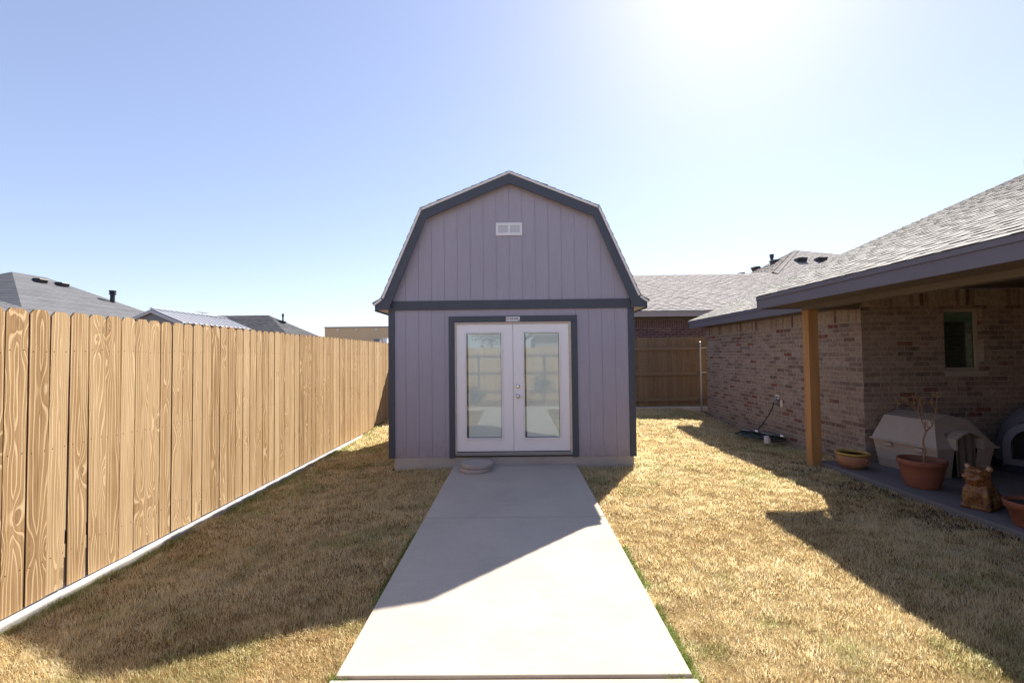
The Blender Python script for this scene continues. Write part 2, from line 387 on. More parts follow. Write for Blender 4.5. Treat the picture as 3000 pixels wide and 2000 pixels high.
def tag(o, label=None, cat=None, group=None, kind=None):
    if label: o['label'] = label
    if cat: o['category'] = cat
    if group: o['group'] = group
    if kind: o['kind'] = kind
    return o
def thing(name, loc, label, cat, group=None, rz=0):
    o = bpy.data.objects.new(name, None); C.objects.link(o); o.location = loc; o.rotation_euler = (0, 0, rz); o.empty_display_size = .2
    return tag(o, label, cat, group)
def struct(o, label=None): o['kind'] = 'structure'; (label and tag(o, label)); return o
def smoothstep(t, a, b): t = np.clip((t-a)/(b-a), 0, 1); return t*t*(3-2*t)

random.seed(7)
# ---------------------------------------------------------------- ground
def gz(x, y):
    x = np.asarray(x, float); y = np.asarray(y, float)
    z = .125*smoothstep(y, 8.6, 12.4)*(1-.5*smoothstep(x, 4.4, 5.1)) - .10*smoothstep(x, 4.0, 5.0)*smoothstep(y, 7.0, 9)*(1-smoothstep(y, 10.5, 12.5))
    return z - .03 - .09*smoothstep(-x, 1.1, 3.2) + .03*smoothstep(x, 2.5, 4.0)*(1-smoothstep(y, 6, 8))
rs = np.random.RandomState(3)
_lat = rs.rand(8, 64, 64)
def vnoise(x, y, sc, k=0):
    u = x*sc+100.3*k; v = y*sc+57.1*k; i = np.floor(u).astype(int); j = np.floor(v).astype(int); fu = u-i; fv = v-j
    fu = fu*fu*(3-2*fu); fv = fv*fv*(3-2*fv); L = _lat[k % 8]
    g = lambda a, b: L[a % 64, b % 64]
    return (g(i, j)*(1-fu)+g(i+1, j)*fu)*(1-fv) + (g(i, j+1)*(1-fu)+g(i+1, j+1)*fu)*fv

me = MB(); S = 3000
me.quad((-S, -S, -.35), (S, -S, -.35), (S, S, -.35), (-S, S, -.35)).build('ground', M['ground'])
struct(bpy.data.objects['ground'], 'brown bare ground reaching the horizon beyond the yard')
def lump(x, y): return   .022*(vnoise(x, y, 4.2, 1)-.5) + .016*(vnoise(x, y, 9, 6)-.5)
xs = np.arange(-3.52, 5.3, .05); ys = np.arange(-3.0, 13.1, .05)
X_, Y_ = np.meshgrid(xs, ys, indexing='ij'); Z_ = gz(X_, Y_) - .012 + lump(X_, Y_)*.8
# keep lawn clearly under path and slabs
vv = np.stack([X_, Y_, Z_], -1).reshape(-1, 3); nx, ny = X_.shape
ff = [(i*ny+j, (i+1)*ny+j, (i+1)*ny+j+1, i*ny+j+1) for i in range(nx-1) for j in range(ny-1)]
lm = MB(); lm.add(vv.tolist(), ff); lawn = lm.build('lawn', M['lawn'], smooth=True); struct(lawn, 'dry winter lawn soil and thatch between fence and house')

PX0, PX1 = -.955, .885
pm = MB()
pm.box(PX0, PX1, 4.69, 6.895, -.12, .004)
pm.box(PX0, PX1, 2.396, 4.678, -.12, .004)
pm.box(PX0-.02, PX1+.02, -.32, 2.380, -.14, -.005)
pm.box(-3.1, 3.4, -.95, -.335, -.14, -.010)
path = struct(pm.build('path', M['path'], bevel=.006), 'broom finished pale concrete path leading to the shed doors')
jm = MB(); jm.box(PX0+.005, PX1-.005, 2.381, 2.395, -.12, -.014); jm.box(PX0+.005, PX1-.005, 4.679, 4.689, -.12, -.012)
struct(jm.build('path_joint', M['joint']), 'brown expansion strip between two path slabs')
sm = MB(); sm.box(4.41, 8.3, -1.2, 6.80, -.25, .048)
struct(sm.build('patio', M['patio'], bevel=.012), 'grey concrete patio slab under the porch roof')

# ---------------------------------------------------------------- fences
def picket(mb, plane, a0, a1, z0, z1, d0, d1, rnd, ear=.022, lean=0.0, emi=0):
    """plane 'y': board spans y (a) at x from d0 to d1; plane 'x': spans x at y from d0 to d1"""
    poly = [(a0, z0), (a1, z0), (a1, z1-ear*1.3), (a1-ear, z1), (a0+ear, z1), (a0, z1-ear*1.3)]
    poly = [(a+lean*(z-z1*.8), z) for a, z in poly]
    c = (a0+a1)/2
    n = len(poly)
    def put(a, d, z): return (d, a, z) if plane == 'y' else (a, d, z)
    for d, rev in ((d1, 0), (d0, 1)):
        vs = [put(a, d, z) for a, z in poly]; pk = [((a-c)*(-1 if rev else 1), z, rnd) for a, z in poly]
        mb.add(vs, [tuple(range(n)) if not rev else tuple(range(n))[::-1]], pk)
    for i in range(n):
        a, z = poly[i]; b, w = poly[(i+1) % n]
        mb.add([put(a, d0, z), put(b, d0, w), put(b, d1, w), put(a, d1, z)], [(0, 1, 2, 3)], [(.2, z, rnd), (.2, w, rnd), (.215, w, rnd), (.215, z, rnd)], emi if abs(z-w) > .1 else 0)

lf = thing('wood_fence', (-3.2, 5, 0), 'tall new golden cedar picket fence running along the left of the yard', 'fence')
mb = MB(); y = -2.6; k = 0
while y < 12.95:
    w = .1485 + random.uniform(-.003, .003); g = random.choice((.008, .009, .010, .011, .012))
    if 3.4 < y < 4.2: g = .004
    dx = random.uniform(-.002, .003); lean = random.uniform(-.0012, .0012)
    if 3.32 < y < 3.42: lean = .010
    if 3.60 < y < 3.72: lean = -.012
    picket(mb, 'y', y, y+w-g, -.066+random.uniform(-.006, .006), 2.020+random.uniform(-.006, .006), -3.467+dx, -3.450+dx, random.random(), ear=.028, lean=lean, emi=1)
    y += w
mb.build('picket_panel', [M['picket'], M['shaded_cut_edge']], lf)
for z in (.25, 1.0, 1.68):
    MB().box(-3.510, -3.470, -2.6, 12.95, z, z+.09, 'y').build('rail', M['rail'], lf)
for y in np.arange(-2.4, 13, 2.44):
    p = MB(); p.lathe([(.03, -.2), (.03, 1.9), (.026, 1.93), (0, 1.935)], -3.545, float(y), 12); p.build('post', M['galv'], lf, smooth=False)
kb = MB(); kb.box(-3.56, -3.392, -2.7, 13.2, -.35, -.082)
struct(kb.build('fence_kerb', M['kerb'], bevel=.015), 'pale concrete mow strip under the left fence')

bf = thing('wood_fence', (1, 13, 0), 'dark weathered picket fence with rails closing the yard behind the shed', 'fence')
mb = MB(); x = -3.44
while x < 5.6:
    w = .138 + random.uniform(-.004, .004)
    picket(mb, 'x', x, x+w-random.uniform(.002, .006), .15, 2.11+random.uniform(-.014, .01), 13.0, 13.017, random.random(), ear=.03, lean=random.uniform(-.002, .002)); x += w
mb.build('picket_panel', M['picket_back'], bf)
for z, w in ((.30, .09), (1.03, .09), (1.74, .09)):
    MB().box(-3.44, 5.28, 12.955, 12.996, z, z+w, 'x').build('rail', M['rail'], bf)
p = MB(); p.lathe([(.025, -.1), (.025, 1.93), (.029, 1.935), (.028, 1.96), (0, 1.975)], 5.19, 12.89, 16); p.build('post', M['galv'], bf)
for z in (.37, 1.09, 1.78): MB().box(5.15, 5.40, 12.915, 12.93, z, z+.03).build('bracket', M['galv'], bf)
kb = MB(); kb.box(-3.38, 5.5, 12.90, 13.12, -.3, .135)
struct(kb.build('fence_kerb', M['kerb'], bevel=.012), 'grey concrete strip under the weathered back fence')

# fence, shrubs, roofs behind the photographer, seen mirrored in the door glass
rf = thing('wood_fence', (1, -2.9, 0), 'sunlit picket fence with rails mirrored in the shed door glass', 'fence')
mb = MB(); x = -3.44
while x < 8.2:
    w = .138; picket(mb, 'x', x, x+w-.004, .03, 1.93, -2.92, -2.903, random.random()); x += w
mb.build('picket_panel', M['picket'], rf)
for z in (.3, .98, 1.6): MB().box(-3.15, 8.2, -2.90, -2.865, z, z+.085, 'x').build('rail', M['rail'], rf)
for x in (-1.35, 1.05, 3.5):
    p = MB(); p.lathe([(.032, -.1), (.032, 1.72), (.028, 1.75), (0, 1.755)], x, -2.82, 12); p.build('post', M['galv'], rf)

def leaf_cloud(mb, c, r, n, size, seed, squash=.8):
    q = np.random.RandomState(seed)
    for i in range(n):
        d = q.normal(size=3); d /= np.linalg.norm(d); rr = q.rand()**.45
        p = Vector((c[0]+d[0]*r*rr, c[1]+d[1]*r*rr, c[2]+d[2]*r*squash*rr))
        a = Vector(q.normal(size=3)).normalized(); b = a.cross(Vector(q.normal(size=3))).normalized(); s_ = size*(.6+.8*q.rand())
        mb.add([p-a*s_, p+b*s_*.45, p+a*s_, p-b*s_*.45], [(0, 1, 2, 3)])
def shrub(x, y, h, r, label, seed, group):
    t = thing('garden_shrub', (x, y, 0), label, 'shrub', group)
    q = random.Random(seed); st = MB()
    for i in range(9):
        a = q.uniform(0, 6.28); st.tube([(x, y, -.03), (x+math.cos(a)*r*.4, y+math.sin(a)*r*.4, h*.5), (x+math.cos(a)*r*.7, y+math.sin(a)*r*.7, h*.85)], [.012, .008, .004], 5)
    st.build('stem', M['stem'], t); lc = MB()
    for i in range(7): leaf_cloud(lc, (x+q.uniform(-r, r)*.5, y+q.uniform(-r, r)*.3, h*q.uniform(.25, .8)), r*.55, 170, .03, seed*10+i)
    lc.build('foliage', M['bush'], t)
shrub(.95, -2.0, 1.0, .5, 'leafy green shrub mirrored in the right door pane', 3, 'shrubs behind the photographer')
shrub(-1.45, -2.1, .75, .45, 'low green shrub mirrored in the left door pane', 5, 'shrubs behind the photographer')

# ---------------------------------------------------------------- shingled roof planes
def shingles(parent, name, o, s, t, poly, mat, expo=.14, tab=.28, butt=.010, tooth=.009, thick=.03, seed=1, teeth=True):
    """o origin, s unit along the eave, t unit up the slope, poly convex polygon in (s,t) metres"""
    o, s, t = Vector(o), Vector(s).normalized(), Vector(t).normalized(); nrm = s.cross(t).normalized()
    if nrm.z < 0: nrm = -nrm; flip = True
    else: flip = False
    q = random.Random(seed); mb = MB()
    tmin = min(p[1] for p in poly); tmax = max(p[1] for p in poly)
    def rng(tt):
        xs = []
        for i in range(len(poly)):
            a, b = poly[i], poly[(i+1) % len(poly)]
            if abs(a[1]-b[1]) < 1e-9:
                if abs(a[1]-tt) < 1e-6: xs += [a[0], b[0]]
                continue
            k = (tt-a[1])/(b[1]-a[1])
            if -1e-6 <= k <= 1+1e-6: xs.append(a[0]+(b[0]-a[0])*k)
        return (min(xs), max(xs)) if xs else None
    def P(a, b, h): return o + s*a + t*b + nrm*h
    def face(vs, pk, mi): 
        mb.add(vs, [(0, 1, 2, 3) if not flip else (3, 2, 1, 0)], pk, mi)
    k = 0; tt = tmin
    while tt < tmax-1e-4:
        t1 = min(tt+expo, tmax); r0_, r1_ = rng(tt+1e-6), rng(t1-1e-6)
        if r0_ and r1_:
            z = k*7.31+.17
            face([P(r0_[0], tt, butt), P(r0_[1], tt, butt), P(r1_[1], t1, 0), P(r1_[0], t1, 0)], [(r0_[0], tt, z), (r0_[1], tt, z), (r1_[1], t1, z), (r1_[0], t1, z)], 0)
            face([P(r0_[0], tt, -.004), P(r0_[1], tt, -.004), P(r0_[1], tt, butt), P(r0_[0], tt, butt)], [(0, 0, 0)]*4, 1)
            if teeth:
                a = r0_[0] + q.uniform(0, tab)
                while a < r0_[1]-.05:
                    L = tab*q.uniform(.35, 1.1); b = min(a+L, r0_[1])
                    lo = max(a, r1_[0]); hi = min(b, r1_[1])
                    if hi > lo:
                        e = butt+tooth; z2 = z+a*3.3
                        face([P(a, tt-.004, e), P(b, tt-.004, e), P(hi, t1, .0035), P(lo, t1, .0035)], [(a, tt, z2), (b, tt, z2), (hi, t1, z2), (lo, t1, z2)], 0)
                        face([P(a, tt-.004, .001), P(b, tt-.004, .001), P(b, tt-.004, e), P(a, tt-.004, e)], [(0, 0, 0)]*4, 1)
                        for c, d in ((a, lo), (b, hi)):
                            mb.add([P(c, tt-.004, .001), P(d, t1, 0), P(d, t1, .0035), P(c, tt-.004, e)], [(0, 1, 2, 3)], [(0, 0, 0)]*4, 1)
                    a = b + tab*q.uniform(.25, .95)
        tt = t1; k += 1
    # underside deck
    n = len(poly); top = [P(a, b, -.006) for a, b in poly]; bot = [P(a, b, -thick) for a, b in poly]
    mb.add(top+bot, [tuple(range(n, 2*n))[::-1], tuple(range(n))] + [(i, (i+1) % n, n+(i+1) % n, n+i) for i in range(n)], None, 1)
    return mb.build(name, [mat, M['sh_edge']], parent)

def cap_strip(parent, a, b, mat, name='ridge_cap', w=.15, lift=.02, side=Vector((1, 0, 0))):
    a, b = Vector(a), Vector(b); d = (b-a); L = d.length; d.normalize(); sd_ = side - d*side.dot(d); sd_.normalize(); mb = MB(); k = 0; n = int(L/.2)
    upv = d.cross(sd_); upv = upv if upv.z > 0 else -upv
    for i in range(n):
        p = a+d*(i*L/n); q = a+d*((i+1)*L/n+.03); e = .014
        mb.add([p-sd_*w-upv*(w*.35)+upv*lift, p+upv*(lift+e), p+sd_*w-upv*(w*.35)+upv*lift, q-sd_*w-upv*(w*.35)+upv*(lift-.008), q+upv*(lift-.004), q+sd_*w-upv*(w*.35)+upv*(lift-.008)],
               [(0, 1, 4, 3), (1, 2, 5, 4)], [(0, i*.3, i*1.7)]*6)
    return mb.build(name, mat, parent)

# ---------------------------------------------------------------- shed
CX = -.075; YF, YB = 6.9, 10.9
shed = thing('garden_shed', (CX, 8.9, 0), 'mauve grey gambrel roofed shed with navy trim and white glass double doors', 'shed')
HW = 1.845                       # half width at the walls
BR = 1.357; ZB = 3.885; ZP = 4.435; KN = 1.948; ZK = 2.535; TIP = 2.06; ZT = 2.45
def roof_z(x):
    x = abs(x-CX)
    if x < BR: return ZP+(ZB-ZP)*x/BR
    if x < KN: return ZB+(ZK-ZB)*(x-BR)/(KN-BR)
    return ZK
OX0, OX1 = -.928, .832
def siding(y, yb, front, name):
    mb = MB(); cuts = {CX-HW: 0, CX+HW: 0, CX: 0, CX-BR: 0, CX+BR: 0}
    gx = [.0]; xs_ = []
    x = -.088-.1985*12
    while x < CX+HW:
        if x > CX-HW+.01: xs_.append(x); cuts[x] = 1
        x += .1985
    if front: cuts[OX0] = 0; cuts[OX1] = 0
    ks = sorted(cuts); G = .0026
    for a, b in zip(ks[:-1], ks[1:]):
        seam = lambda q_: .0045 if abs(((q_+.67)/1.191) % 1 - .0) < .05 or abs(((q_+.67)/1.191) % 1 - 1) < .05 else G
        a2 = a+(seam(a) if cuts[a] else 0); b2 = b-(seam(b) if cuts[b] else 0)
        if b2-a2 < .001: continue
        z0 = .125
        if front and a >= OX0-1e-6 and b <= OX1+1e-6: z0 = 2.152
        za, zb = roof_z(a2)-.05, roof_z(b2)-.05
        sgn = 1
        mb.add([(a2, y, z0), (b2, y, z0), (b2, y, zb), (a2, y, za), (a2, yb, z0), (b2, yb, z0), (b2, yb, zb), (a2, yb, za)],
               [(0, 1, 2, 3), (5, 4, 7, 6), (4, 0, 3, 7), (1, 5, 6, 2), (4, 5, 1, 0)])
    # backing, so that the grooves are shallow
    zz = lambda x: roof_z(x)-.06
    y2 = y+.007 if front else y-.007
    if front:
        for a, b, z0 in ((CX-HW+.01, OX0, .126), (OX1, CX+HW-.01, .126), (OX0, OX1, 2.153)):
            pts = [a]+[k for k in (CX-BR, CX, CX+BR) if a < k < b]+[b]
            for c, d in zip(pts[:-1], pts[1:]): mb.add([(c, y2, z0), (d, y2, z0), (d, y2, zz(d)), (c, y2, zz(c))], [(0, 1, 2, 3)])
    mb.build(name, M['siding'], shed)
siding(YF, YF+.02, True, 'front_wall')
siding(YB-.02, YB, False, 'rear_wall')
for sgn in (-1, 1):
    mb = MB(); xo = CX+sgn*HW
    for i in range(20):
        a = YF+.021+i*.1985; b = min(a+.1915, YB-.021)
        if b > a: mb.box(min(xo, xo-sgn*.02), max(xo, xo-sgn*.02), a, b, .125, 2.5)
    mb.box(min(xo-sgn*.012, xo-sgn*.022), max(xo-sgn*.012, xo-sgn*.022), YF+.03, YB-.03, .126, 2.5)
    mb.build('side_wall', M['siding'], shed)
    mb = MB(); a, b = (CX-HW-.018, CX-HW+.075) if sgn < 0 else (CX+HW-.075, CX+HW+.018)
    mb.box(a, b, YF-.02, YF-.001, .115, 2.345)
    mb.box(xo if sgn > 0 else xo-.018, xo+.018 if sgn > 0 else xo, YF-.001, YF+.08, .115, 2.40)
    mb.build('corner_trim', M['trim'], shed, bevel=.002)
    # rake board: upper, steep, and eave return with soffit
    mb = MB(); w = .125
    def pt(x, z): return (CX+sgn*x, z)
    up_ = [(0, ZP-.042), (BR-.018, ZB-.042), (BR-.095, ZB-.155), (0, ZP-.185)]
    st_ = [(BR-.018, ZB-.042), (KN-.028, ZK-.02), (TIP-.03, ZT-.04), (TIP-.03, ZT-.105), (HW-.02, 2.352), (HW-.035, 2.42), (BR-.095, ZB-.155)]
    for poly in (up_, st_):
        pp = [pt(*p) for p in poly]; pp = pp if sgn < 0 else pp[::-1]
        mb.prism(pp, 'y', YF-.10, YF-.081)
    mb.build('rake_board', M['trim'], shed)
    mb = MB()   # soffit under the rake overhang and along the eave
    mb.prism([pt(*p) for p in ([(0, ZP-.075), (BR-.02, ZB-.075), (BR-.03, ZB-.10), (0, ZP-.10)])][::(1 if sgn < 0 else -1)], 'y', YF-.080, YF-.002)
    mb.prism([pt(*p) for p in ([(BR-.04, ZB-.075), (KN-.06, ZK-.04), (KN-.085, ZK-.05), (BR-.07, ZB-.085)])][::(1 if sgn < 0 else -1)], 'y', YF-.080, YF-.002)
    a, b = sorted((CX+sgn*(HW+.02), CX+sgn*(TIP-.035)))
    mb.prism([pt(*p) for p in ([(HW+.019, 2.352), (TIP-.032, ZT-.10), (TIP-.032, ZT-.085), (HW+.019, 2.37)])][::(1 if sgn < 0 else -1)], 'y', YF-.08, YB+.05)
    mb.build('soffit', M['drip'], shed)
    a, b = sorted((CX+sgn*(TIP-.03), CX+sgn*(TIP-.012)))
    MB().box(a, b, YF-.08, YB+.06, ZT-.12, ZT-.02).build('fascia', M['trim'], shed)
    mb = MB()   # pale drip edge following the outline
    for (x0, z0), (x1, z1) in (((0, ZP-.008), (BR, ZB-.008)), ((BR, ZB-.008), (KN-.004, ZK-.006)), ((KN+.004, ZK-.012), (TIP+.015, ZT-.018))):
        d = Vector((x1-x0, z1-z0)).normalized(); nn = Vector((-d.y, d.x)); h = .032
        if nn.y > 0: nn = -nn
        e0 = .5 if x0 > 0 else 0
        q = [(x0, z0), (x1, z1), (x1+nn.x*h-d.x*.008*(x1 < TIP), z1+nn.y*h), (x0+nn.x*h*(0 if x0 == 0 else 1), z0+nn.y*h*(1.08 if x0 == 0 else 1))]
        pp = [pt(*p) for p in q]; pp = pp if sgn < 0 else pp[::-1]
        mb.prism(pp, 'y', YF-.108, YF-.1005)
    mb.build('drip_edge', M['drip'], shed)
    # roof planes
    for j, ((x0, z0), (x1, z1)) in enumerate((((BR, ZB), (0, ZP)), ((KN, ZK), (BR, ZB)), ((TIP+.02, ZT), (KN, ZK)))):
        L = math.hypot(x1-x0, z1-z0); tdir = Vector(((x1-x0)*sgn/L, 0, (z1-z0)/L))
        shingles(shed, 'roof', (CX+sgn*x0, YF-.104, z0), (0, 1, 0), tdir, [(0, 0), (YB-YF+.2, 0), (YB-YF+.2, L), (0, L)], M['sh_dark'], seed=j+5*(sgn+2), thick=.012, butt=.007, tooth=.006)
MB().box(CX-HW+.02, CX+HW-.02, YF-.021, YF-.002, 2.347, 2.487).build('belt_trim', M['trim'], shed)
mb = MB(); mb.box(-1.86, 1.752, YF+.006, YB-.02, -.2, .124); mb.build('foundation', M['found'], shed, bevel=.006)
mb = MB(); mb.box(-1.022, -.932, YF-.018, YF-.001, .115, 2.155); mb.box(.838, .926, YF-.018, YF-.001, .115, 2.155); mb.box(-1.022, .926, YF-.018, YF-.001, 2.157, 2.246)
mb.build('door_trim', M['trim'], shed, bevel=.002)
mb = MB(); mb.box(-.932, -.910, YF-.010, YF+.08, .165, 2.150); mb.box(.800, .830, YF-.010, YF+.08, .165, 2.150); mb.box(-.910, .800, YF-.010, YF+.08, 2.128, 2.150)
mb.build('door_frame', M['cream'], shed, bevel=.002)
mb = MB(); mb.box(-.925, .825, YF-.035, YF+.06, .150, .168); mb.box(-.925, .825, YF-.02, YF+.06, .168, .196); mb.build('threshold', M['galv'], shed, bevel=.003)
MB().box(-.93, .83, YF-.012, YF+.03, .126, .148).build('sill', M['black'], shed)
def door(x0, x1, gx0, gx1, knobs):
    d = bpy.data.objects.new('door', None); C.objects.link(d); d.parent = shed; d.location = Vector(((x0+x1)/2, YF, .2))-shed.location
    z0, z1, gz0, gz1 = .206, 2.124, .405, 1.985; a, b = YF+.012, YF+.052
    def Bx(*q): return MB().box(*q)
    mb = MB(); mb.box(x0, gx0, a, b, z0, z1); mb.box(gx1, x1, a, b, z0, z1); mb.box(gx0, gx1, a, b, z0, gz0); mb.box(gx0, gx1, a, b, gz1, z1)
    mb.build('leaf', M['white'], d, bevel=.0015)
    mb = MB()
    for k, (w0, w1, yy) in enumerate(((.0, .016, a-.012), (.019, .034, a-.007))):
        for (p, q, r_, s_) in ((gx0-w1, gx0-w0, gz0-w1, gz1+w1), (gx1+w0, gx1+w1, gz0-w1, gz1+w1), (gx0-w0, gx1+w0, gz0-w1, gz0-w0), (gx0-w0, gx1+w0, gz1+w0, gz1+w1)):
            mb.box(p, q, yy, a-.0005, r_, s_)
    mb.build('moulding', M['white'], d, bevel=.003)
    mb = MB(); mb.quad((gx0+.001, a+.01, gz0+.001), (gx1-.001, a+.01, gz0+.001), (gx1-.001, a+.01, gz1-.001), (gx0+.001, a+.01, gz1-.001)); mb.build('pane', M['glass'], d)
    mb = MB(); n = 78
    for i in range(n):
        z = gz0+.02+(gz1-gz0-.05)*i/(n-1)
        mb.add([(gx0+.026, a+.020, z-.009), (gx1-.008, a+.020, z-.009), (gx1-.008, a+.027, z+.0125), (gx0+.026, a+.027, z+.0125)], [(0, 1, 2, 3)])
    mb.box(gx0+.02, gx1-.006, a+.018, a+.034, gz1-.024, gz1-.006)
    for xx in (gx0+.09, gx1-.09): mb.box(xx-.0008, xx+.0008, a+.0165, a+.018, gz0+.02, gz1-.02)
    mb.build('blind', M['blind'], d)
    if knobs:
        for z, nm in ((1.178, 'deadbolt'), (1.032, 'door_knob')):
            mb = MB(); prof = [(.034, 0), (.034, .006), (.028, .010), (.024, .016), (.012, .018), (0, .018)] if nm == 'deadbolt' else [(.034, 0), (.033, .007), (.013, .012), (.012, .028), (.024, .034), (.030, .046), (.027, .058), (.014, .064), (0, .065)]
            mb.lathe(prof, 0, 0, 28); mb.xf(Matrix.Translation((.020, a, z)) @ Matrix.Rotation(R(90), 4, 'X')); mb.build(nm, M['chrome'], d, smooth=True)
door(-.908, -.076, -.758, -.230, False)
door(-.048, .798, .122, .648, True)
MB().box(-.092, -.052, YF+.002, YF+.0115, .206, 2.124).build('astragal', M['white'], shed, bevel=.002)
MB().box(-1.6, 1.5, YF+.9, YF+.93, .13, 2.4).build('inner_wall', M['inner'], shed)
# vent
mb = MB(); vx0, vx1, vz0, vz1 = -.289, .112, 3.473, 3.668; yv = YF-.018
gv = bpy.data.objects.new('gable_vent', None); C.objects.link(gv); gv.parent = shed; gv.location = Vector((-.09, YF, 3.57))-shed.location
mid = (vx0+vx1)/2; f_ = .038
for q in ((vx0, vx0+f_), (mid-.016, mid+.016), (vx1-f_, vx1)): mb.box(q[0], q[1], yv, YF-.001, vz0, vz1)
for a, b in ((vx0+f_, mid-.016), (mid+.016, vx1-f_)):
    mb.box(a, b, yv, YF-.001, vz0, vz0+f_); mb.box(a, b, yv, YF-.001, vz1-f_, vz1)
mb.build('frame', M['vent'], gv)
mb = MB()
for a, b in ((vx0+f_, mid-.016), (mid+.016, vx1-f_)):
    for i in range(8):
        z = vz0+f_+.001+i*.0152; mb.add([(a, yv+.003, z), (b, yv+.003, z), (b, yv+.007, z+.0125), (a, yv+.007, z+.0125)], [(0, 1, 2, 3)])
mb.build('louvre', M['vent'], gv)
# maker's plate over the doors
sg = MB(); sg.box(-.150, .060, YF-.024, YF-.0185, 2.160, 2.232); sg_o = sg.build('name_plate', M['signwhite'], shed, bevel=.001)
def text(body, x, z, size, mat, parent, name, y, off=0, sx=1):
    cu = bpy.data.curves.new(name, 'FONT'); cu.body = body; cu.size = size; cu.offset = off; cu.extrude = .0004; cu.align_x = 'LEFT'
    t_ = bpy.data.objects.new('tmp', cu); me_ = bpy.data.meshes.new_from_object(t_); me_.name = name; bpy.data.objects.remove(t_)
    me_.materials.clear(); me_.materials.append(mat); o = bpy.data.objects.new(name, me_); C.objects.link(o); o.parent = parent
    pw = parent_world(parent); o.location = pw.inverted() @ Vector((x, y, z)); o.rotation_euler = (R(90), 0, 0); o.scale = (sx, 1, 1); return o
text("TUFF SHED", -.099, 2.190, .034, M['lettering'], sg_o, 'lettering', YF-.0248, .0007, .83)
mb = MB(); 
ic = [(-.144, 2.183), (-.104, 2.183), (-.104, 2.207), (-.110, 2.218), (-.124, 2.225), (-.138, 2.218), (-.144, 2.207)]
inn = [(-.124+(x+.124)*.80, 2.203+(z-2.203)*.78) for x, z in ic]
n = len(ic)
mb.add([(x, YF-.0246, z) for x, z in ic]+[(x, YF-.0246, z) for x, z in inn], [(i, (i+1) % n, n+(i+1) % n, n+i) for i in range(n)])
mb.box(-.1255, -.1225, YF-.0250, YF-.0243, 2.186, 2.212); mb.box(-.142, -.106, YF-.0252, YF-.0243, 2.203, 2.206)
mb.build('emblem', M['signred'], sg_o)
mb = MB(); mb.box(-.088, .01, YF-.0246, YF-.0242, 2.1815, 2.1835); mb.box(-.08, .005, YF-.0246, YF-.0242, 2.168, 2.1695)
mb.build('small_print', M['fascia'], sg_o)
mb = MB(); mb.lathe([(.0, 0), (.013, .0), (.013, .0006), (0, .0006)], 0, 0, 20, sy=.6); mb.xf(Matrix.Translation((.044, YF-.0242, 2.173)) @ Matrix.Rotation(R(90), 4, 'X')); mb.build('stamp', M['fascia'], sg_o)

# stepping stones beside the door
for k, (x, y, z, lab) in enumerate(((-.605, 6.600, .004, 'round stepping stone lying directly on the path, under the other'), (-.585, 6.615, .059, 'round stepping stone with a recessed ring, on top of its twin'))):
    t = MB(); r_ = .228
    if k == 0: prof = [(r_-.01, 0), (r_, .008), (r_, .044), (r_-.008, .052), (0, .052)]
    else: prof = [(r_-.01, 0), (r_, .008), (r_, .046), (r_-.008, .054), (.128, .054), (.118, .046), (.055, .046), (.05, .050), (.012, .050), (0, .046)]
    t.lathe(prof, x, y, 64); t.v = [(a, b, c+z) for a, b, c in t.v]
    tag(t.build('stepping_stone', M['stone'], smooth=False), lab, 'stepping stone', 'stacked round stepping stones')

# ---------------------------------------------------------------- house on the right
WX, WY0, WY1 = 5.07, 6.72, 12.2
house = thing('brick_house', (7, 8, 0), 'tan brick house with covered porch on the right of the yard', 'house')
def wall_face(mb, a, b, z0, z1, u0=0, z=0):
    """vertical face from a to b (2d points), facing the left of a->b"""
    L = math.hypot(b[0]-a[0], b[1]-a[1])
    mb.add([(a[0], a[1], z0), (b[0], b[1], z0), (b[0], b[1], z1), (a[0], a[1], z1)], [(0, 1, 2, 3)], [(u0, z0, z), (u0+L, z0, z), (u0+L, z1, z), (u0, z1, z)])
ST = 2.09
mb = MB()
wall_face(mb, (WX, WY1), (WX, WY0), -.3, ST, 0, 1)
wall_face(mb, (WX, WY1+.0), (WX+.0001, WY1), -.3, ST)
wall_face(mb, (14, WY1), (WX, WY1), -.3, ST, 2, 2)
wx0, wx1, wz0, wz1 = 6.27, 6.835, 1.345, 2.265; ZC = 2.56; SP = 2.30
wall_face(mb, (WX, WY0), (wx0, WY0), -.3, SP, .08, 3); wall_face(mb, (wx1, WY0), (8.2, WY0), -.3, SP, .08+wx1-WX, 3)
wall_face(mb, (wx0, WY0), (wx1, WY0), -.3, wz0-.07, .08+wx0-WX, 3); wall_face(mb, (wx0, WY0), (wx1, WY0), wz1, SP, .08+wx0-WX, 3)
wall_face(mb, (wx1, WY0), (wx1, WY0+.10), wz0, wz1, 0, 4); wall_face(mb, (wx0, WY0+.10), (wx0, WY0), wz0, wz1, 0, 4)
mb.quad((wx0, WY0, wz1), (wx0, WY0+.1, wz1), (wx1, WY0+.1, wz1), (wx1, WY0, wz1), [(0, .02, 0)]*4)
wall_face(mb, (8.2, WY0), (8.2, -1.2), -.3, SP, 0, 5); wall_face(mb, (8.2, -1.0), (4.9, -1.0), -.3, 2.56, 0, 6)  # last wall is unseen, added to close off and darken the porch
mb.build('brick_wall', M['brick'], house)
mb = MB()
def sold(a, b, z0, z1, u0=0):
    L = math.hypot(b[0]-a[0], b[1]-a[1]); mb.add([(a[0], a[1], z0), (b[0], b[1], z0), (b[0], b[1], z1), (a[0], a[1], z1)], [(0, 1, 2, 3)], [(u0, 0, 1), (u0+L, 0, 1), (u0+L, z1-z0, 1), (u0, z1-z0, 1)])
sold((WX-.004, WY1), (WX-.004, WY0), ST, 2.333)
sold((WX, WY0-.004), (8.2, WY0-.004), SP, 2.545, 1); sold((8.196, WY0), (8.196, -1.2), SP, 2.545, 1)
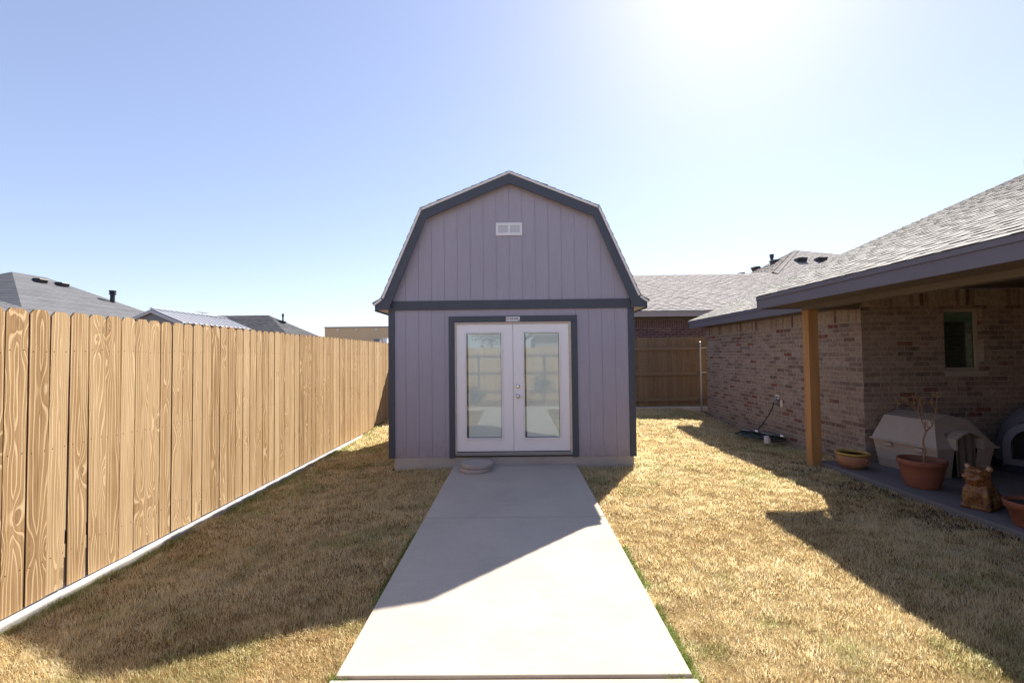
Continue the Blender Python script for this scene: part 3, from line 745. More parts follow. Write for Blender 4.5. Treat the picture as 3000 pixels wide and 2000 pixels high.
mb.build('soldier_course', M['brick_s'], house)
MB().box(wx0-.0, wx1+.05, WY0-.012, WY0+.10, wz0-.072, wz0).build('window_sill', M['brick_s'], house)
win = bpy.data.objects.new('window', None); C.objects.link(win); win.parent = house; win.location = Vector((6.55, WY0, 1.8))-house.location
mb = MB(); yy = WY0+.075
for q in ((wx0, wx0+.05, wz0, wz1), (wx1-.055, wx1, wz0, wz1), (wx0+.05, wx1-.055, wz0, wz0+.045), (wx0+.05, wx1-.055, wz1-.05, wz1)): mb.box(q[0], q[1], yy, yy+.04, q[2], q[3])
mb.build('frame', M['winframe'], win, bevel=.003)
MB().box(wx0+.05, wx1-.055, yy+.015, yy+.02, wz0+.045, wz1-.05).build('pane', M['winglass'], win)
mb = MB(); mb.box(wx0+.04, wx1-.04, yy+.06, yy+.07, wz1-.19, wz1-.02); mb.build('blind', M['blind'], win)
MB().box(wx0-.3, wx1+.3, yy+.5, yy+.52, wz0-.3, wz1+.2).build('dark_room_sheet', M['dark'], win)  # near black sheet standing in for the unlit room
# roofs: wing plane and the porch plane in front of it, slope .42
SL = .425; tl = math.hypot(1, SL); td = (1/tl, 0, SL/tl)
EX = 4.74; ZE = 2.515; RX = 14.6
shingles(house, 'roof', (EX-.01, 6.6, ZE), (0, 1, 0), td, [(0, 0), (5.93, 0), (5.93, (RX-EX)*tl), (0, (RX-EX)*tl)], M['sh_tan'], seed=11, butt=.006, tooth=.0045)
shingles(house, 'porch_roof', (3.76, -1.4, ZE), (0, 1, 0), td, [(0, 0), (8.53, 0), (8.53, (RX-3.76)*tl), (0, (RX-3.76)*tl)], M['sh_tan'], seed=12, butt=.006, tooth=.0045)
# rake closure of the porch roof on its far side and gable wall of the wing
def rake(y, x0, x1, z0, h, name):
    mb = MB(); mb.prism([(x0, z0-h), (x1, z0+(x1-x0)*SL-h), (x1, z0+(x1-x0)*SL-.012), (x0, z0-.012)], 'y', y, y+.02); return mb.build(name, M['fascia'], house)
rake(7.112, 3.77, RX, ZE, .18, 'rake_fascia'); rake(12.5, EX, RX, ZE, .18, 'rake_fascia')
MB().prism([(WX+.1, 2.33), (RX, 2.33), (RX, ZE+(RX-EX)*SL-.06), (WX+.1, ZE+.1)], 'y', 12.18, 12.2).build('gable', M['fascia'], house)
mb = MB()   # the roofs' right halves and house end, only for its bulk and shadow
mb.prism([(RX, ZE+(RX-3.76)*SL-.03), (RX, ZE+(RX-3.76)*SL-.05), (RX+9, 2.4), (RX+9, 2.42)], 'y', -1.4, 7.13)
mb.prism([(RX, ZE+(RX-EX)*SL-.03), (RX, ZE+(RX-EX)*SL-.05), (RX+9, 2.0), (RX+9, 2.02)], 'y', 7.14, 12.5)
mb.build('far_roof_slope', M['sh_tan'], house)
for x, y0, y1, nm in ((EX, 6.9, 12.52, 'fascia'), (3.77, -1.4, 7.13, 'porch_fascia')):
    mb = MB(); mb.box(x, x+.02, y0, y1, 2.318, 2.455); mb.box(x-.014, x+.02, y0, y1, 2.4555, 2.508)
    if x < 4: mb.box(x+.021, 5.4, y1-.019, y1, 2.318, 2.455)
    mb.build(nm, M['fascia'], house, bevel=.002)
mb = MB(); mb.box(EX+.021, WX-.001, 7.10, 12.5, 2.336, 2.350); mb.box(WX-.02, WX-.0045, 6.74, 12.2, 2.30, 2.3355); mb.build('soffit', M['soffit'], house)
mb = MB(); mb.box(3.791, 4.29, -1.4, 7.11, 2.336, 2.350); mb.box(4.33, 5.2, 6.88, 7.11, 2.336, 2.35); mb.build('porch_soffit', M['soffit'], house)
mb = MB(); mb.box(4.29, 4.33, -1.4, 6.88, 2.262, 2.56); mb.box(4.30, 4.34, -1.4, 6.88, 2.30, 2.5)
mb = MB(); mb.box(4.288, 4.435, -1.4, 6.86, 2.268, 2.55); mb.box(4.436, 5.065, 6.74, 6.86, 2.268, 2.55); mb.box(4.276, 4.2875, -1.4, 6.875, 2.305, 2.3355); mb.build('porch_beam', M['soffit'], house)
MB().box(4.436, 8.3, -1.4, 6.735, 2.551, 2.565).build('porch_ceiling', M['ceiling'], house)
MB().box(4.285, 4.425, 6.70, 6.84, -.05, 2.267, 'z', .31).build('porch_post', M['post_wood'], house, bevel=.006)
MB().box(4.285, 4.425, -.6, -.46, .04, 2.267, 'z', .61).build('porch_post', M['post_wood'], house, bevel=.006)
# a flue box up on the slope at the frame's right edge
cz = ZE+(8.0-3.76)*SL
mb = MB(); mb.box(7.97, 8.25, 6.9, 7.1, cz-.2, cz+.30); mb.build('chimney', M['fascia'], house)
# tap on the wall
tp = bpy.data.objects.new('tap', None); C.objects.link(tp); tp.parent = house; tp.location = Vector((WX, 8.85, .72))-house.location
mb = MB(); mb.tube([(WX, 8.85, .73), (WX-.09, 8.85, .73), (WX-.12, 8.85, .70)], [.014, .014, .012], 10); mb.build('spout', M['galv'], tp)
mb = MB(); mb.lathe([(.028, 0), (.028, .012), (0, .012)], 0, 0, 12); mb.tube([(0, 0, -.03), (0, 0, 0)], .006, 6); mb.xf(Matrix.Translation((WX-.06, 8.85, .78))); mb.build('handle', M['black'], tp)
MB().box(WX-.008, WX-.001, 8.76, 8.83, .60, .73).build('wall_plate', M['cup'], tp, bevel=.002)
MB().box(WX-.010, WX-.001, 8.86, 8.98, .74, .82).build('wall_plate', M['cup'], tp, bevel=.002)

# ---------------------------------------------------------------- neighbours on the right
def hip_faces(parent, faces, mat, seed, expo=.16, tab=.3, teeth=True, name='roof'):
    """each face: list of 3d points, the first two being the eave edge (left to right)"""
    for i, f in enumerate(faces):
        a, b = Vector(f[0]), Vector(f[1]); s_ = (b-a).normalized(); nrm = (b-a).cross(Vector(f[2])-a).normalized(); t_ = nrm.cross(s_)
        poly = [((Vector(p)-a).dot(s_), (Vector(p)-a).dot(t_)) for p in f]
        shingles(parent, name, a, s_, t_, poly, mat, expo, tab, .006, .007, .05, seed+i, teeth)
def roof_vent(parent, p, t_up, size=.30, name='roof_vent', rz=0):
    mb = MB(); w, l, h = size, size*.8, size*.62
    mb.add([(-w/2, -l/2, -.08), (w/2, -l/2, -.08), (w/2, l/2, -.08), (-w/2, l/2, -.08), (-w/2, -l/2, h*.75), (w/2, -l/2, h*.75), (w*.36, l/2, h*.25), (-w*.36, l/2, h*.25), (-w/2, -l/2-.05, h*.65), (w/2, -l/2-.05, h*.65)],
           [(4, 5, 6, 7), (0, 4, 7, 3), (1, 2, 6, 5), (2, 3, 7, 6), (4, 8, 9, 5), (0, 1, 5, 4)])
    ang = math.atan(t_up)
    mb.xf(Matrix.Translation(p) @ Matrix.Rotation(rz, 4, 'Z') @ Matrix.Rotation(ang, 4, 'X')); return mb.build(name, M['black'], parent)
def flue(parent, p, h, r_=.05, name='vent_pipe'):
    mb = MB(); mb.lathe([(r_, -.5), (r_, h*.68), (r_*1.45, h*.70), (r_*1.45, h*.80), (r_*1.15, h*.82), (r_*1.15, h*.86), (r_*1.5, h*.88), (r_*1.5, h), (0, h)], 0, 0, 16)
    mb.xf(Matrix.Translation(p)); return mb.build(name, M['black'], parent)

nb = thing('brick_house', (12, 18, 0), 'plum brick house with pale shingle roof rising behind the back fence', 'house')
e0, ez = 14.6, 3.02; SLn = .42
ax, ay, az = 14.9, 24.2, ez+9.6*SLn
gy, gzz = e0+4.63, ez+4.63*SLn; jx = 10.9
# long front slope, ridge to the left, rising hip to the right
hip_faces(nb, [[(0.0, e0, ez), (26.0, e0, ez), (ax+.01, ay, az), (jx, gy, gzz), (0.0, gy, gzz)]], M['sh_tan2'], 31)
hip_faces(nb, [[(0.0, 2*gy-e0, ez), (0.0, gy, gzz), (jx, gy, gzz), (jx-1.5, 2*gy-e0, ez)]], M['sh_tan2'], 35, teeth=False)
hip_faces(nb, [[(8.9, 34, ez+.2), (jx-.1, gy, gzz-.02), (ax, ay, az)]], M['sh_tan2'], 37)
hip_faces(nb, [[(26.0, e0, ez), (26.5, 34, ez), (ax+.01, ay, az)]], M['sh_tan2'], 39, teeth=False)
cap_strip(nb, (jx, gy, gzz), (ax, ay, az), M['sh_tan2'], w=.17, lift=.05, side=Vector((1, -.9, 0)))
mb = MB(); mb.box(0, 26, e0-.01, e0+.01, ez-.19, ez-.06); mb.box(0, 26, e0-.03, e0+.01, ez-.06, ez-.015); mb.build('fascia', M['fascia_pale'], nb)
mb = MB(); mb.box(0, 26, e0+.011, e0+.45, ez-.19, ez-.17); mb.box(0, 26, e0+.38, e0+.449, ez-.27, ez-.191); mb.build('soffit', M['soffit'], nb)
mb = MB(); wall_face(mb, (0, e0+.45), (26, e0+.45), -.35, ez-.52, 0, 9); wall_face(mb, (0, 24), (0, e0+.45), -.35, ez-.2, 0, 9); mb.build('brick_wall', M['brick_n'], nb)
mb = MB(); sold((0, e0+.447), (26, e0+.447), ez-.52, ez-.275); mb.build('soldier_course', M['brick_ns'], nb)
for x in (13.42, 14.35):
    roof_vent(nb, (x, 21.45, ez+(21.45-e0)*SLn+.03), SLn, .44)
for x, y, z in ((14.38, 28.95, 6.56), (14.08, 26.57, 6.49), (13.60, 23.75, 6.31)):
    roof_vent(nb, (x, y, z+.03), .55, .42, rz=R(-86))
flue(nb, (13.86, 24.56, 6.30), .62, .075)

# ---------------------------------------------------------------- neighbours on the left
ha = thing('grey_roof_house', (-22, 20, 0), 'large slate grey shingled house roof over the near end of the left fence', 'house')
rz_, sp = 5.6, .5; rx = -22.35; ya, yb = 19.9, 21.3; w = 6.0; ex = rx+w; ze = rz_-w*sp
hip_faces(ha, [[(ex, ya-w*.8, ze), (ex, yb+w*.8, ze), (rx, yb, rz_), (rx, ya, rz_)]], M['sh_gray'], 51, teeth=False)
hip_faces(ha, [[(ex, yb+w*.8, ze), (rx-w, yb+w*.8, ze), (rx, yb, rz_)]], M['sh_gray'], 53, teeth=False)
hip_faces(ha, [[(rx-w, ya-w*.8, ze), (ex, ya-w*.8, ze), (rx, ya, rz_)]], M['sh_gray'], 54, teeth=False)
hip_faces(ha, [[(rx-w, yb+w*.8, ze), (rx-w, ya-w*.8, ze), (rx, ya, rz_), (rx, yb, rz_)]], M['sh_gray'], 55, teeth=False)
MB().box(rx-w+.5, ex-.5, ya-w*.8+.5, yb+w*.8-.5, -.35, ze).build('wall', M['brick_n'], ha)
hip_faces(ha, [[(-15.4, 10.2, 2.58), (-15.4, 17.6, 2.58), (-17.9, 15.1, 3.83), (-17.9, 12.7, 3.83)], [(-15.4, 17.6, 2.58), (-19.4, 17.6, 2.58), (-17.9, 15.1, 3.83)]], M['sh_gray'], 57, name='lower_roof')
for y_, k in ((20.35, .75), (21.3, .8)):
    roof_vent(ha, (rx+k, y_, rz_-k*sp+.02), sp, .42, rz=R(90))
flue(ha, (-20.2, 22.55, 4.45), .66, .10)

ms = thing('metal_roof_shed', (-12, 16, 0), 'low shed with white ribbed metal roof beyond the left fence', 'shed')
mx, mz, me_x, me_z, y0_, y1_ = -12.0, 3.30, -10.93, 2.84, 14.9, 18.7
mb = MB()
for sg_ in (1, -1):
    dx = (me_x-mx)*sg_; n = 14
    mb.quad((mx, y0_-.08, mz), (mx+dx, y0_-.08, me_z), (mx+dx, y1_, me_z), (mx, y1_, mz)) if sg_ > 0 else mb.quad((mx, y1_, mz), (mx+dx*1.35, y1_, me_z-.16), (mx+dx*1.35, y0_-.08, me_z-.16), (mx, y0_-.08, mz))
    if sg_ > 0:
        for i in range(n+1):
            y_ = y0_-.08+(y1_-y0_+.06)*i/n
            mb.add([(mx, y_-.02, mz+.001), (mx+dx, y_-.02, me_z+.001), (mx+dx, y_, me_z+.035), (mx, y_, mz+.035), (mx+dx, y_+.02, me_z+.001), (mx, y_+.02, mz+.001)], [(0, 1, 2, 3), (3, 2, 4, 5), (1, 4, 2)])
mb.box(mx-.05, mx+.05, y0_-.08, y1_, mz+.02, mz+.045)
mb.build('roof', M['metalroof'], ms)
mb = MB(); mb.prism([(mx, mz-.01), (mx-1.45, me_z-.18), (mx-1.45, me_z-.27), (mx, mz-.12), (me_x, me_z-.12), (me_x, me_z-.01)], 'y', y0_-.10, y0_-.07); mb.build('rake_board', M['metalroof'], ms)
mb = MB(); mb.prism([(mx-1.38, 0), (me_x-.08, 0), (me_x-.08, me_z-.04), (mx, mz-.04), (mx-1.38, me_z-.22)], 'y', y0_, y1_-.05); mb.build('wall', M['greywall'], ms)

hb = thing('dark_roof_house', (-25, 38, 0), 'charcoal shingled hip roof house seen past the metal roofed shed', 'house')
bx, by, bz, sb = -19.7, 36, 5.05, .56; wv = (bz-2.6)/sb
hip_faces(hb, [[(-32, by-wv, 2.6), (bx+wv, by-wv, 2.6), (bx, by, bz), (-32, by, bz)]], M['sh_dark'], 61, .2, .5)
hip_faces(hb, [[(bx+wv, by-wv, 2.6), (bx+wv, by+wv, 2.6), (bx, by, bz)]], M['sh_dark'], 62, .2, .5)
hip_faces(hb, [[(bx+wv, by+wv, 2.6), (-32, by+wv, 2.6), (-32, by, bz), (bx, by, bz)]], M['sh_dark'], 63, .2, .5, teeth=False)
MB().box(-31.5, bx+wv-.5, by-wv+.5, by+wv-.5, -.35, 2.6).build('wall', M['brick_n'], hb)
flue(hb, (bx+1.0, by+.3, bz-.62), .75, .06); roof_vent(hb, (bx+1.05, by-.0, bz-.58), sb, .5, rz=R(90))

an = thing('tv_antenna', (-28, 40, 0), 'thin yagi aerial on a mast above the far roofs', 'antenna')
apx = -27.8; apz = 5.75
MB().tube([(apx, 40, -.35), (apx, 40, apz)], .025, 6).build('mast', M['black'], an)
mb = MB(); mb.tube([(apx-.35, 40, apz+.05), (apx+.35, 40, apz-.1)], .02, 5)
for i in range(7):
    x = apx-.33+i*.11; mb.tube([(x, 39.7, apz+.02-i*.02), (x+.04, 40.3, apz+.08-i*.02)], .018, 4)
mb.build('boom', M['black'], an)

tb = thing('tan_building', (-25, 80, 0), 'long flat roofed tan metal building far behind the fence', 'building')
MB().box(-33.8, 4, 80, 100, -.35, 6.85).build('wall', M['tan'], tb)
MB().box(-33.9, 4.1, 79.9, 100, 6.851, 7.0).build('parapet', M['greywall'], tb)
for x in (-31.4, -28.1, -24.6, -21.2):
    mb = MB(); mb.box(x-.16, x+.16, 79.7, 79.99, 6.30, 6.55); mb.build('wall_light', M['signwhite'], tb)
lb = thing('low_grey_building', (-18, 60, 0), 'low grey roofed building just visible over the fence top', 'building')
MB().box(-22.5, 4, 60, 72, -.35, 3.05).build('wall', M['greywall'], lb); MB().box(-22.6, 4.1, 59.8, 72, 3.051, 3.25).build('roof_edge', M['galv'], lb)
for x, w_, h_, m_, lab in ((-18.6, .8, .65, 'greywall', 'small dark grey box unit left of the white one on the low roof'), (-17.5, .55, .75, 'signwhite', 'small white box unit on the low grey roof')):
    u_ = MB(); u_.box(x-w_/2, x+w_/2, 60.5, 61.2, 3.3, 3.3+h_); u_.box(x-w_/2-.04, x+w_/2+.04, 60.46, 61.24, 3.301+h_, 3.36+h_); u_.box(x-w_/2+.05, x+w_/2-.05, 60.49, 60.4995, 3.38, 3.3+h_-.1)
    for fx in (-w_/2+.02, w_/2-.08): u_.box(x+fx, x+fx+.06, 60.55, 61.15, 3.25, 3.2995)
    tag(u_.build('rooftop_unit', M[m_]), lab, 'rooftop unit', 'units on the low grey roof')

# ---------------------------------------------------------------- behind the photographer (mirrored in the glass)
rh = thing('grey_roof_house', (6, -14, 0), 'house with dark hip roof mirrored at the top of the right door pane', 'house')
hip_faces(rh, [[(14, -9.5, 2.7), (.6, -9.5, 2.7), (4.6, -13.5, 4.6), (14, -13.5, 4.6)], [(.6, -9.5, 2.7), (.6, -17.5, 2.7), (4.6, -13.5, 4.6)]], M['sh_dark'], 71, .2, .5)
MB().box(1, 14, -17, -9.9, -.35, 2.69).build('wall', M['brick_n'], rh)
for i, (x, y, h, r_) in enumerate(((-4.6, -16, 4.2, 1.5), (-1.9, -20, 4.8, 1.7))):
    t = thing('shade_tree', (x, y, 0), ('rounded green tree mirrored left in the left door pane', 'taller green tree mirrored right in the left door pane')[i], 'tree', 'trees mirrored in the glass')
    MB().tube([(x, y, -.35), (x+.1, y, h*.45), (x, y+.1, h*.75)], [.14, .1, .05], 8).build('trunk', M['stem'], t); lc = MB(); q = random.Random(i)
    for k in range(9): leaf_cloud(lc, (x+q.uniform(-1, 1)*r_*.6, y+q.uniform(-1, 1)*r_*.6, h*q.uniform(.6, .95)), r_*.5, 160, .11, 90+i*20+k)
    lc.build('crown', M['treeleaf'], t)

# ---------------------------------------------------------------- things on the porch
PZ = .049
def pot(name, x, y, prof, mat, label, rim=None, soil=None, handles=False, k=1.0):
    prof = [(r_*k, z_) for r_, z_ in prof]; rim = rim and [(r_*k, z_) for r_, z_ in rim]; soil = soil and (soil[0]*k, soil[1])
    t = thing(name, (x, y, PZ), label, 'plant pot', 'clay pots along the porch edge')
    mb = MB(); mb.lathe(prof, x, y, 56); mb.v = [(a, b, c+PZ) for a, b, c in mb.v]; mb.build('bowl', mat, t, smooth=True)
    if rim: mb = MB(); mb.lathe(rim, x, y, 56); mb.v = [(a, b, c+PZ) for a, b, c in mb.v]; mb.build('rim', M['glaze_y'], t, smooth=True)
    if soil: mb = MB(); mb.lathe([(soil[0], soil[1]), (soil[0]*.5, soil[1]+.012), (0, soil[1]+.006)], x, y, 40); mb.v = [(a, b, c+PZ) for a, b, c in mb.v]; mb.build('soil', M['soil'], t, smooth=True)
    if handles:
        for a in (R(-75), R(105)):
            hx, hy = x+math.cos(a)*.232*k, y+math.sin(a)*.232*k; tx, ty = -math.sin(a), math.cos(a)
            mb = MB(); pts = [(hx+tx*.028*math.cos(q)+math.cos(a)*.014, hy+ty*.028*math.cos(q)+math.sin(a)*.014, PZ+.105+.032*math.sin(q)) for q in [i*math.pi/6 for i in range(13)]]
            mb.tube(pts, .009, 8, cap=False); mb.tube([(hx-math.cos(a)*.03, hy-math.sin(a)*.03, PZ+.14), (hx+math.cos(a)*.02, hy+math.sin(a)*.02, PZ+.135)], .016, 8); mb.build('ring_handle', M['terra_g'], t, smooth=True)
    return t
pot('clay_bowl', 4.63, 6.38, [(.14, 0), (.15, .006), (.19, .03), (.225, .075), (.237, .12), (.232, .16), (.215, .185), (.20, .18), (.21, .12), (.19, .05), (.0, .04)], M['terra_g'],
    'wide glazed clay bowl with yellow rim and ring handles beside the post', rim=[(.214, .178), (.238, .182), (.250, .192), (.252, .203), (.243, .212), (.222, .213), (.205, .203), (.204, .185), (.214, .178)], soil=(.2, .10), handles=True, k=.82)
pot('terracotta_pot', 4.77, 5.46, [(.19, 0), (.20, .004), (.205, .012), (.235, .09), (.262, .18), (.283, .262), (.298, .268), (.302, .28), (.302, .318), (.292, .326), (.276, .322), (.272, .26), (.25, .16), (0, .15)], M['terra'],
    'big round terracotta pot holding the leafless twig tree', soil=(.265, .255), k=.77)
pot('terracotta_pot', 4.64, 4.18, [(.135, 0), (.142, .004), (.150, .02), (.192, .155), (.206, .157), (.222, .222), (.218, .230), (.205, .228), (.19, .16), (0, .12)], M['terra'],
    'plain terracotta pot with dark soil, cut by the right picture edge', soil=(.2, .195), k=.9)

# twig tree in the big pot
tw = thing('bare_twig_tree', (4.80, 5.46, .30), 'leafless forked twig tree growing in the big terracotta pot', 'plant')
B0 = Vector((4.80, 5.46, .29))
def V3(dx, dz, dy=0): return B0+Vector((dx, dy, dz))
mb = MB()
main = [V3(0, 0), V3(.005, .12), V3(.012, .18, -.01), V3(-.002, .26), V3(0, .31), V3(.02, .36), V3(.035, .40)]
mb.tube(main, [.013, .011, .0105, .010, .0095, .009, .009], 8)
brs = [[V3(.035, .40), V3(.01, .48), V3(-.02, .56), V3(-.05, .63), V3(-.09, .69), V3(-.16, .735)], [V3(.035, .40), V3(.10, .435, .02), V3(.135, .47, .02), V3(.14, .56), V3(.16, .64), V3(.17, .72)]]
for b in brs: mb.tube(b, [.008, .007, .006, .005, .004, .002], 7)
q = random.Random(4)
twl = MB()
def twigs(p, d, L, depth):
    if depth == 0: return
    e = p+d*L; mid_ = p+d*L*.5+Vector((q.uniform(-1, 1), q.uniform(-1, 1), q.uniform(-1, 1)))*L*.07
    mb.tube([p, mid_, e], [.0036*depth**.6, .003*depth**.6, .0022*depth**.5], 4)
    for k in range(q.choice((2, 3, 3))):
        nd = (d+Vector((q.uniform(-1, 1), q.uniform(-1, 1), q.uniform(-.5, .8)))*.6).normalized(); twigs(p+d*L*q.uniform(.45, 1), nd, L*q.uniform(.55, .8), depth-1)
    if depth == 1:
        for k in range(3):
            c = p+d*L*q.random(); a = Vector((q.gauss(0, 1), q.gauss(0, 1), q.gauss(0, 1))).normalized()*.018; bb = a.cross(d).normalized()*.004
            twl.add([c-a, c+bb, c+a, c-bb], [(0, 1, 2, 3)])
for (p, d, L, dp) in ((brs[0][3], (-.5, .1, .6), .10, 3), (brs[0][4], (-.8, -.1, .3), .12, 3), (brs[0][5], (-1, 0, .15), .13, 3), (brs[0][2], (.25, .1, .9), .13, 3), (brs[0][3], (.1, -.1, 1), .12, 3), (brs[0][4], (0, 0, 1), .10, 3),
                      (brs[1][3], (.3, 0, .9), .10, 2), (brs[1][4], (-.3, .1, .8), .10, 3), (brs[1][2], (-.4, -.1, .9), .10, 2), (brs[1][1], (-.3, 0, .3), .08, 2), (main[6], (.05, 0, 1), .14, 2), (brs[1][5], (.2, 0, 1), .08, 3)):
    twigs(p, Vector(d).normalized(), L, dp)
mb.build('stem', M['stem'], tw); twl.build('dry_leaves', M['leafdry'], tw)

# dog house
dh = thing('dog_house', (5.534, 6.19, PZ), 'beige plastic barn shaped dog house with a door flap under the porch', 'dog house', rz=R(8))
dm = Matrix.Translation((5.534, 6.19, PZ)) @ Matrix.Rotation(R(8), 4, 'Z')
W, Wb, D = .43, .36, .44
zf = .375
def DV(x, y, z): return dm @ Vector((x, y, z))
ow, oh = .165, .50
mb = MB()
# lower body: sides, back, front pieces either side of the opening
for s_ in (-1, 1):
    mb.add([DV(s_*Wb, -D+.06, 0), DV(s_*Wb, D-.04, 0), DV(s_*(W-.02), D, zf), DV(s_*(W-.02), -D+.01, zf)], [(0, 1, 2, 3)])
    mb.add([DV(s_*Wb, -D+.06, 0), DV(s_*ow, -D+.06, 0), DV(s_*ow, -D+.01, zf), DV(s_*(W-.02), -D+.01, zf)], [(0, 1, 2, 3)])
    # clapboard grooves and clips
    for z in (.12, .25):
        k = z/zf; x = Wb+(W-.02-Wb)*k
        mb.add([DV(s_*(x+.006), -D+.05, z), DV(s_*(x+.006), D-.02, z), DV(s_*(x+.002), D-.02, z+.012), DV(s_*(x+.002), -D+.05, z+.012)], [(0, 1, 2, 3)])
mb.add([DV(-Wb, D-.04, 0), DV(Wb, D-.04, 0), DV(W-.02, D, zf), DV(-W+.02, D, zf)], [(0, 1, 2, 3)])
mb.build('lower_body', M['beige_plastic'], dh)
for yy_ in (-.22, .20):
    mb = MB(); a = len(mb.v); mb.box(-W-.012, -W+.02, yy_-.05, yy_+.05, zf-.07, zf-.02); mb.xf(dm); mb.build('clip', M['beige_plastic'], dh, bevel=.004)
mb = MB()
for q_ in ((-W-.025, -W+.02, -D-.02, D+.02), (W-.02, W+.025, -D-.02, D+.02), (-W+.02, W-.02, D-.02, D+.02), (-W+.02, -ow-.03, -D-.02, -D+.02), (ow+.03, W-.02, -D-.02, -D+.02)):
    mb.box(q_[0], q_[1], q_[2], q_[3], zf-.008, zf+.014)
mb.xf(dm); mb.build('flange', M['beige_plastic'], dh, bevel=.003)
mb = MB()
fr = [(-W, -D, zf+.012), (-.25, -D+.17, .70), (0, -D+.22, .765), (.25, -D+.17, .70), (W, -D, zf+.012)]
bk = [(-W, D, zf+.012), (-.25, D-.03, .70), (0, D, .765), (.25, D-.03, .70), (W, D, zf+.012)]
for i in range(4): mb.add([DV(*fr[i]), DV(*fr[i+1]), DV(*bk[i+1]), DV(*bk[i])], [(0, 1, 2, 3)])
mb.add([DV(*p) for p in bk], [(0, 1, 2, 3, 4)])
# front of the roof round the opening
def fy(z): return -D + (z-zf)/(.70-zf)*.17
zo = oh-.02
for s_ in (-1, 1):
    mb.add([DV(s_*W, -D, zf+.012), DV(s_*(ow+.04), -D, zf+.012), DV(s_*(ow+.04), fy(.55), .55), DV(s_*.25, fy(.70), .70)], [(0, 1, 2, 3)])
    mb.add([DV(s_*.25, fy(.70), .70), DV(s_*(ow+.04), fy(.55), .55), DV(0, fy(.60), .60), DV(0, -D+.22, .765)], [(0, 1, 2, 3)])
for i in range(1, 6):    # shallow ribs across the top panels
    y_ = -D+.2+i*.12
    for s_ in (-1, 1): mb.add([DV(s_*.235, y_, .706), DV(s_*.235, y_+.02, .706), DV(s_*.02, y_+.02, .764), DV(s_*.02, y_, .764)], [(0, 1, 2, 3)])
mb.build('roof', M['beige_plastic'], dh)
mb = MB()   # hood
ho = [(-ow-.045, zf-.01), (-ow-.045, .50), (-.09, .575), (.0, .60), (.09, .575), (ow+.045, .50), (ow+.045, zf-.01)]; hi_ = [(-ow-.02, zf-.01), (-ow-.02, .49), (-.08, .555), (0, .575), (.08, .555), (ow+.02, .49), (ow+.02, zf-.01)]
y0h, y1h = -D-.045, -D+.17
for i in range(6):
    a, b, c, d = ho[i], ho[i+1], hi_[i+1], hi_[i]
    mb.add([DV(a[0], y0h, a[1]), DV(b[0], y0h, b[1]), DV(b[0], y1h, b[1]), DV(a[0], y1h, a[1])], [(0, 1, 2, 3)])
    mb.add([DV(d[0], y0h, d[1]), DV(c[0], y0h, c[1]), DV(c[0], y1h, c[1]), DV(d[0], y1h, d[1])], [(0, 1, 2, 3)])
    mb.add([DV(a[0], y0h, a[1]), DV(b[0], y0h, b[1]), DV(c[0], y0h, c[1]), DV(d[0], y0h, d[1])], [(0, 1, 2, 3)])
mb.build('hood', M['beige_plastic'], dh)
mb = MB(); n = 10
for k in range(2):
    for i in range(n):
        x0 = (-.150 if k == 0 else .008)+i*.0142; x1 = x0+.0142
        f0 = -D+.02+.012*math.sin((x0)*60); f1 = -D+.02+.012*math.sin(x1*60)
        mb.add([DV(x0, f0-.01, .03), DV(x1, f1-.01, .03), DV(x1, f1, .55), DV(x0, f0, .55)], [(0, 1, 2, 3)])
mb.build('door_flap', M['flap'], dh, smooth=True)
mb = MB(); mb.box(-.31, .31, -D+.12, D-.1, .004, .36); mb.xf(dm); mb.build('dark_interior_block', M['dark'], dh)  # solid near black block painting the shade inside

# igloo kennel
ig = thing('igloo_kennel', (7.08, 6.18, PZ), 'grey dome shaped igloo kennel on dark base under the porch window', 'dog house')
ic_ = Vector((7.08, 6.18)); ra = .50
mb = MB(); prof = [(ra*1.02, .09)]
for i in range(13):
    a = math.pi/2*i/12; prof.append((ra*math.cos(a)**.85 if i < 12 else 0, .10+.76*math.sin(a)**.95))
for k in (4, 7): prof[k] = (prof[k][0]-.008, prof[k][1])
mb.lathe([(max(r_, 0), z) for r_, z in prof], ic_.x, ic_.y, 48); mb.v = [(a, b, c+PZ) for a, b, c in mb.v]; mb.build('dome', M['grey_plastic'], ig, smooth=True)
mb = MB(); mb.lathe([(ra*1.0, 0), (ra*1.05, .02), (ra*1.05, .085), (ra*1.0, .10), (0, .10)], ic_.x, ic_.y, 48); mb.v = [(a, b, c+PZ) for a, b, c in mb.v]; 
fm = Matrix.Translation((ic_.x, ic_.y, PZ)) @ Matrix.Rotation(R(-60), 4, 'Z')
b0 = len(mb.v); mb.box(-.31, .31, -.62, -.2, .0, .085); mb.xf(fm, b0); mb.build('base', M['navy_plastic'], ig, bevel=.01)
def arch(w_, h_, z0, n=16): return [(-w_, z0)] + [(-w_*math.cos(math.pi*i/n)*1.0, z0+(h_-z0)*(.45+.55*math.sin(math.pi*i/n))) for i in range(n+1)] + [(w_, z0)]
oa, ia = arch(.29, .66, .09), arch(.205, .57, .17)
mb = MB(); n = len(oa)
def G(x, y, z): return fm @ Vector((x, y, z))
for i in range(n-1):
    a, b, c, d = oa[i], oa[i+1], ia[i+1], ia[i]
    mb.add([G(a[0], -.57, a[1]), G(b[0], -.57, b[1]), G(b[0], -.1, b[1]+.04), G(a[0], -.1, a[1]+.04)], [(0, 1, 2, 3)])
    mb.add([G(a[0]*.99, -.575, a[1]), G(b[0]*.99, -.575, b[1]), G(c[0], -.59, c[1]), G(d[0], -.59, d[1])], [(0, 1, 2, 3)])
    mb.add([G(d[0], -.59, d[1]), G(c[0], -.59, c[1]), G(c[0], -.515, c[1]), G(d[0], -.515, d[1])], [(0, 1, 2, 3)])
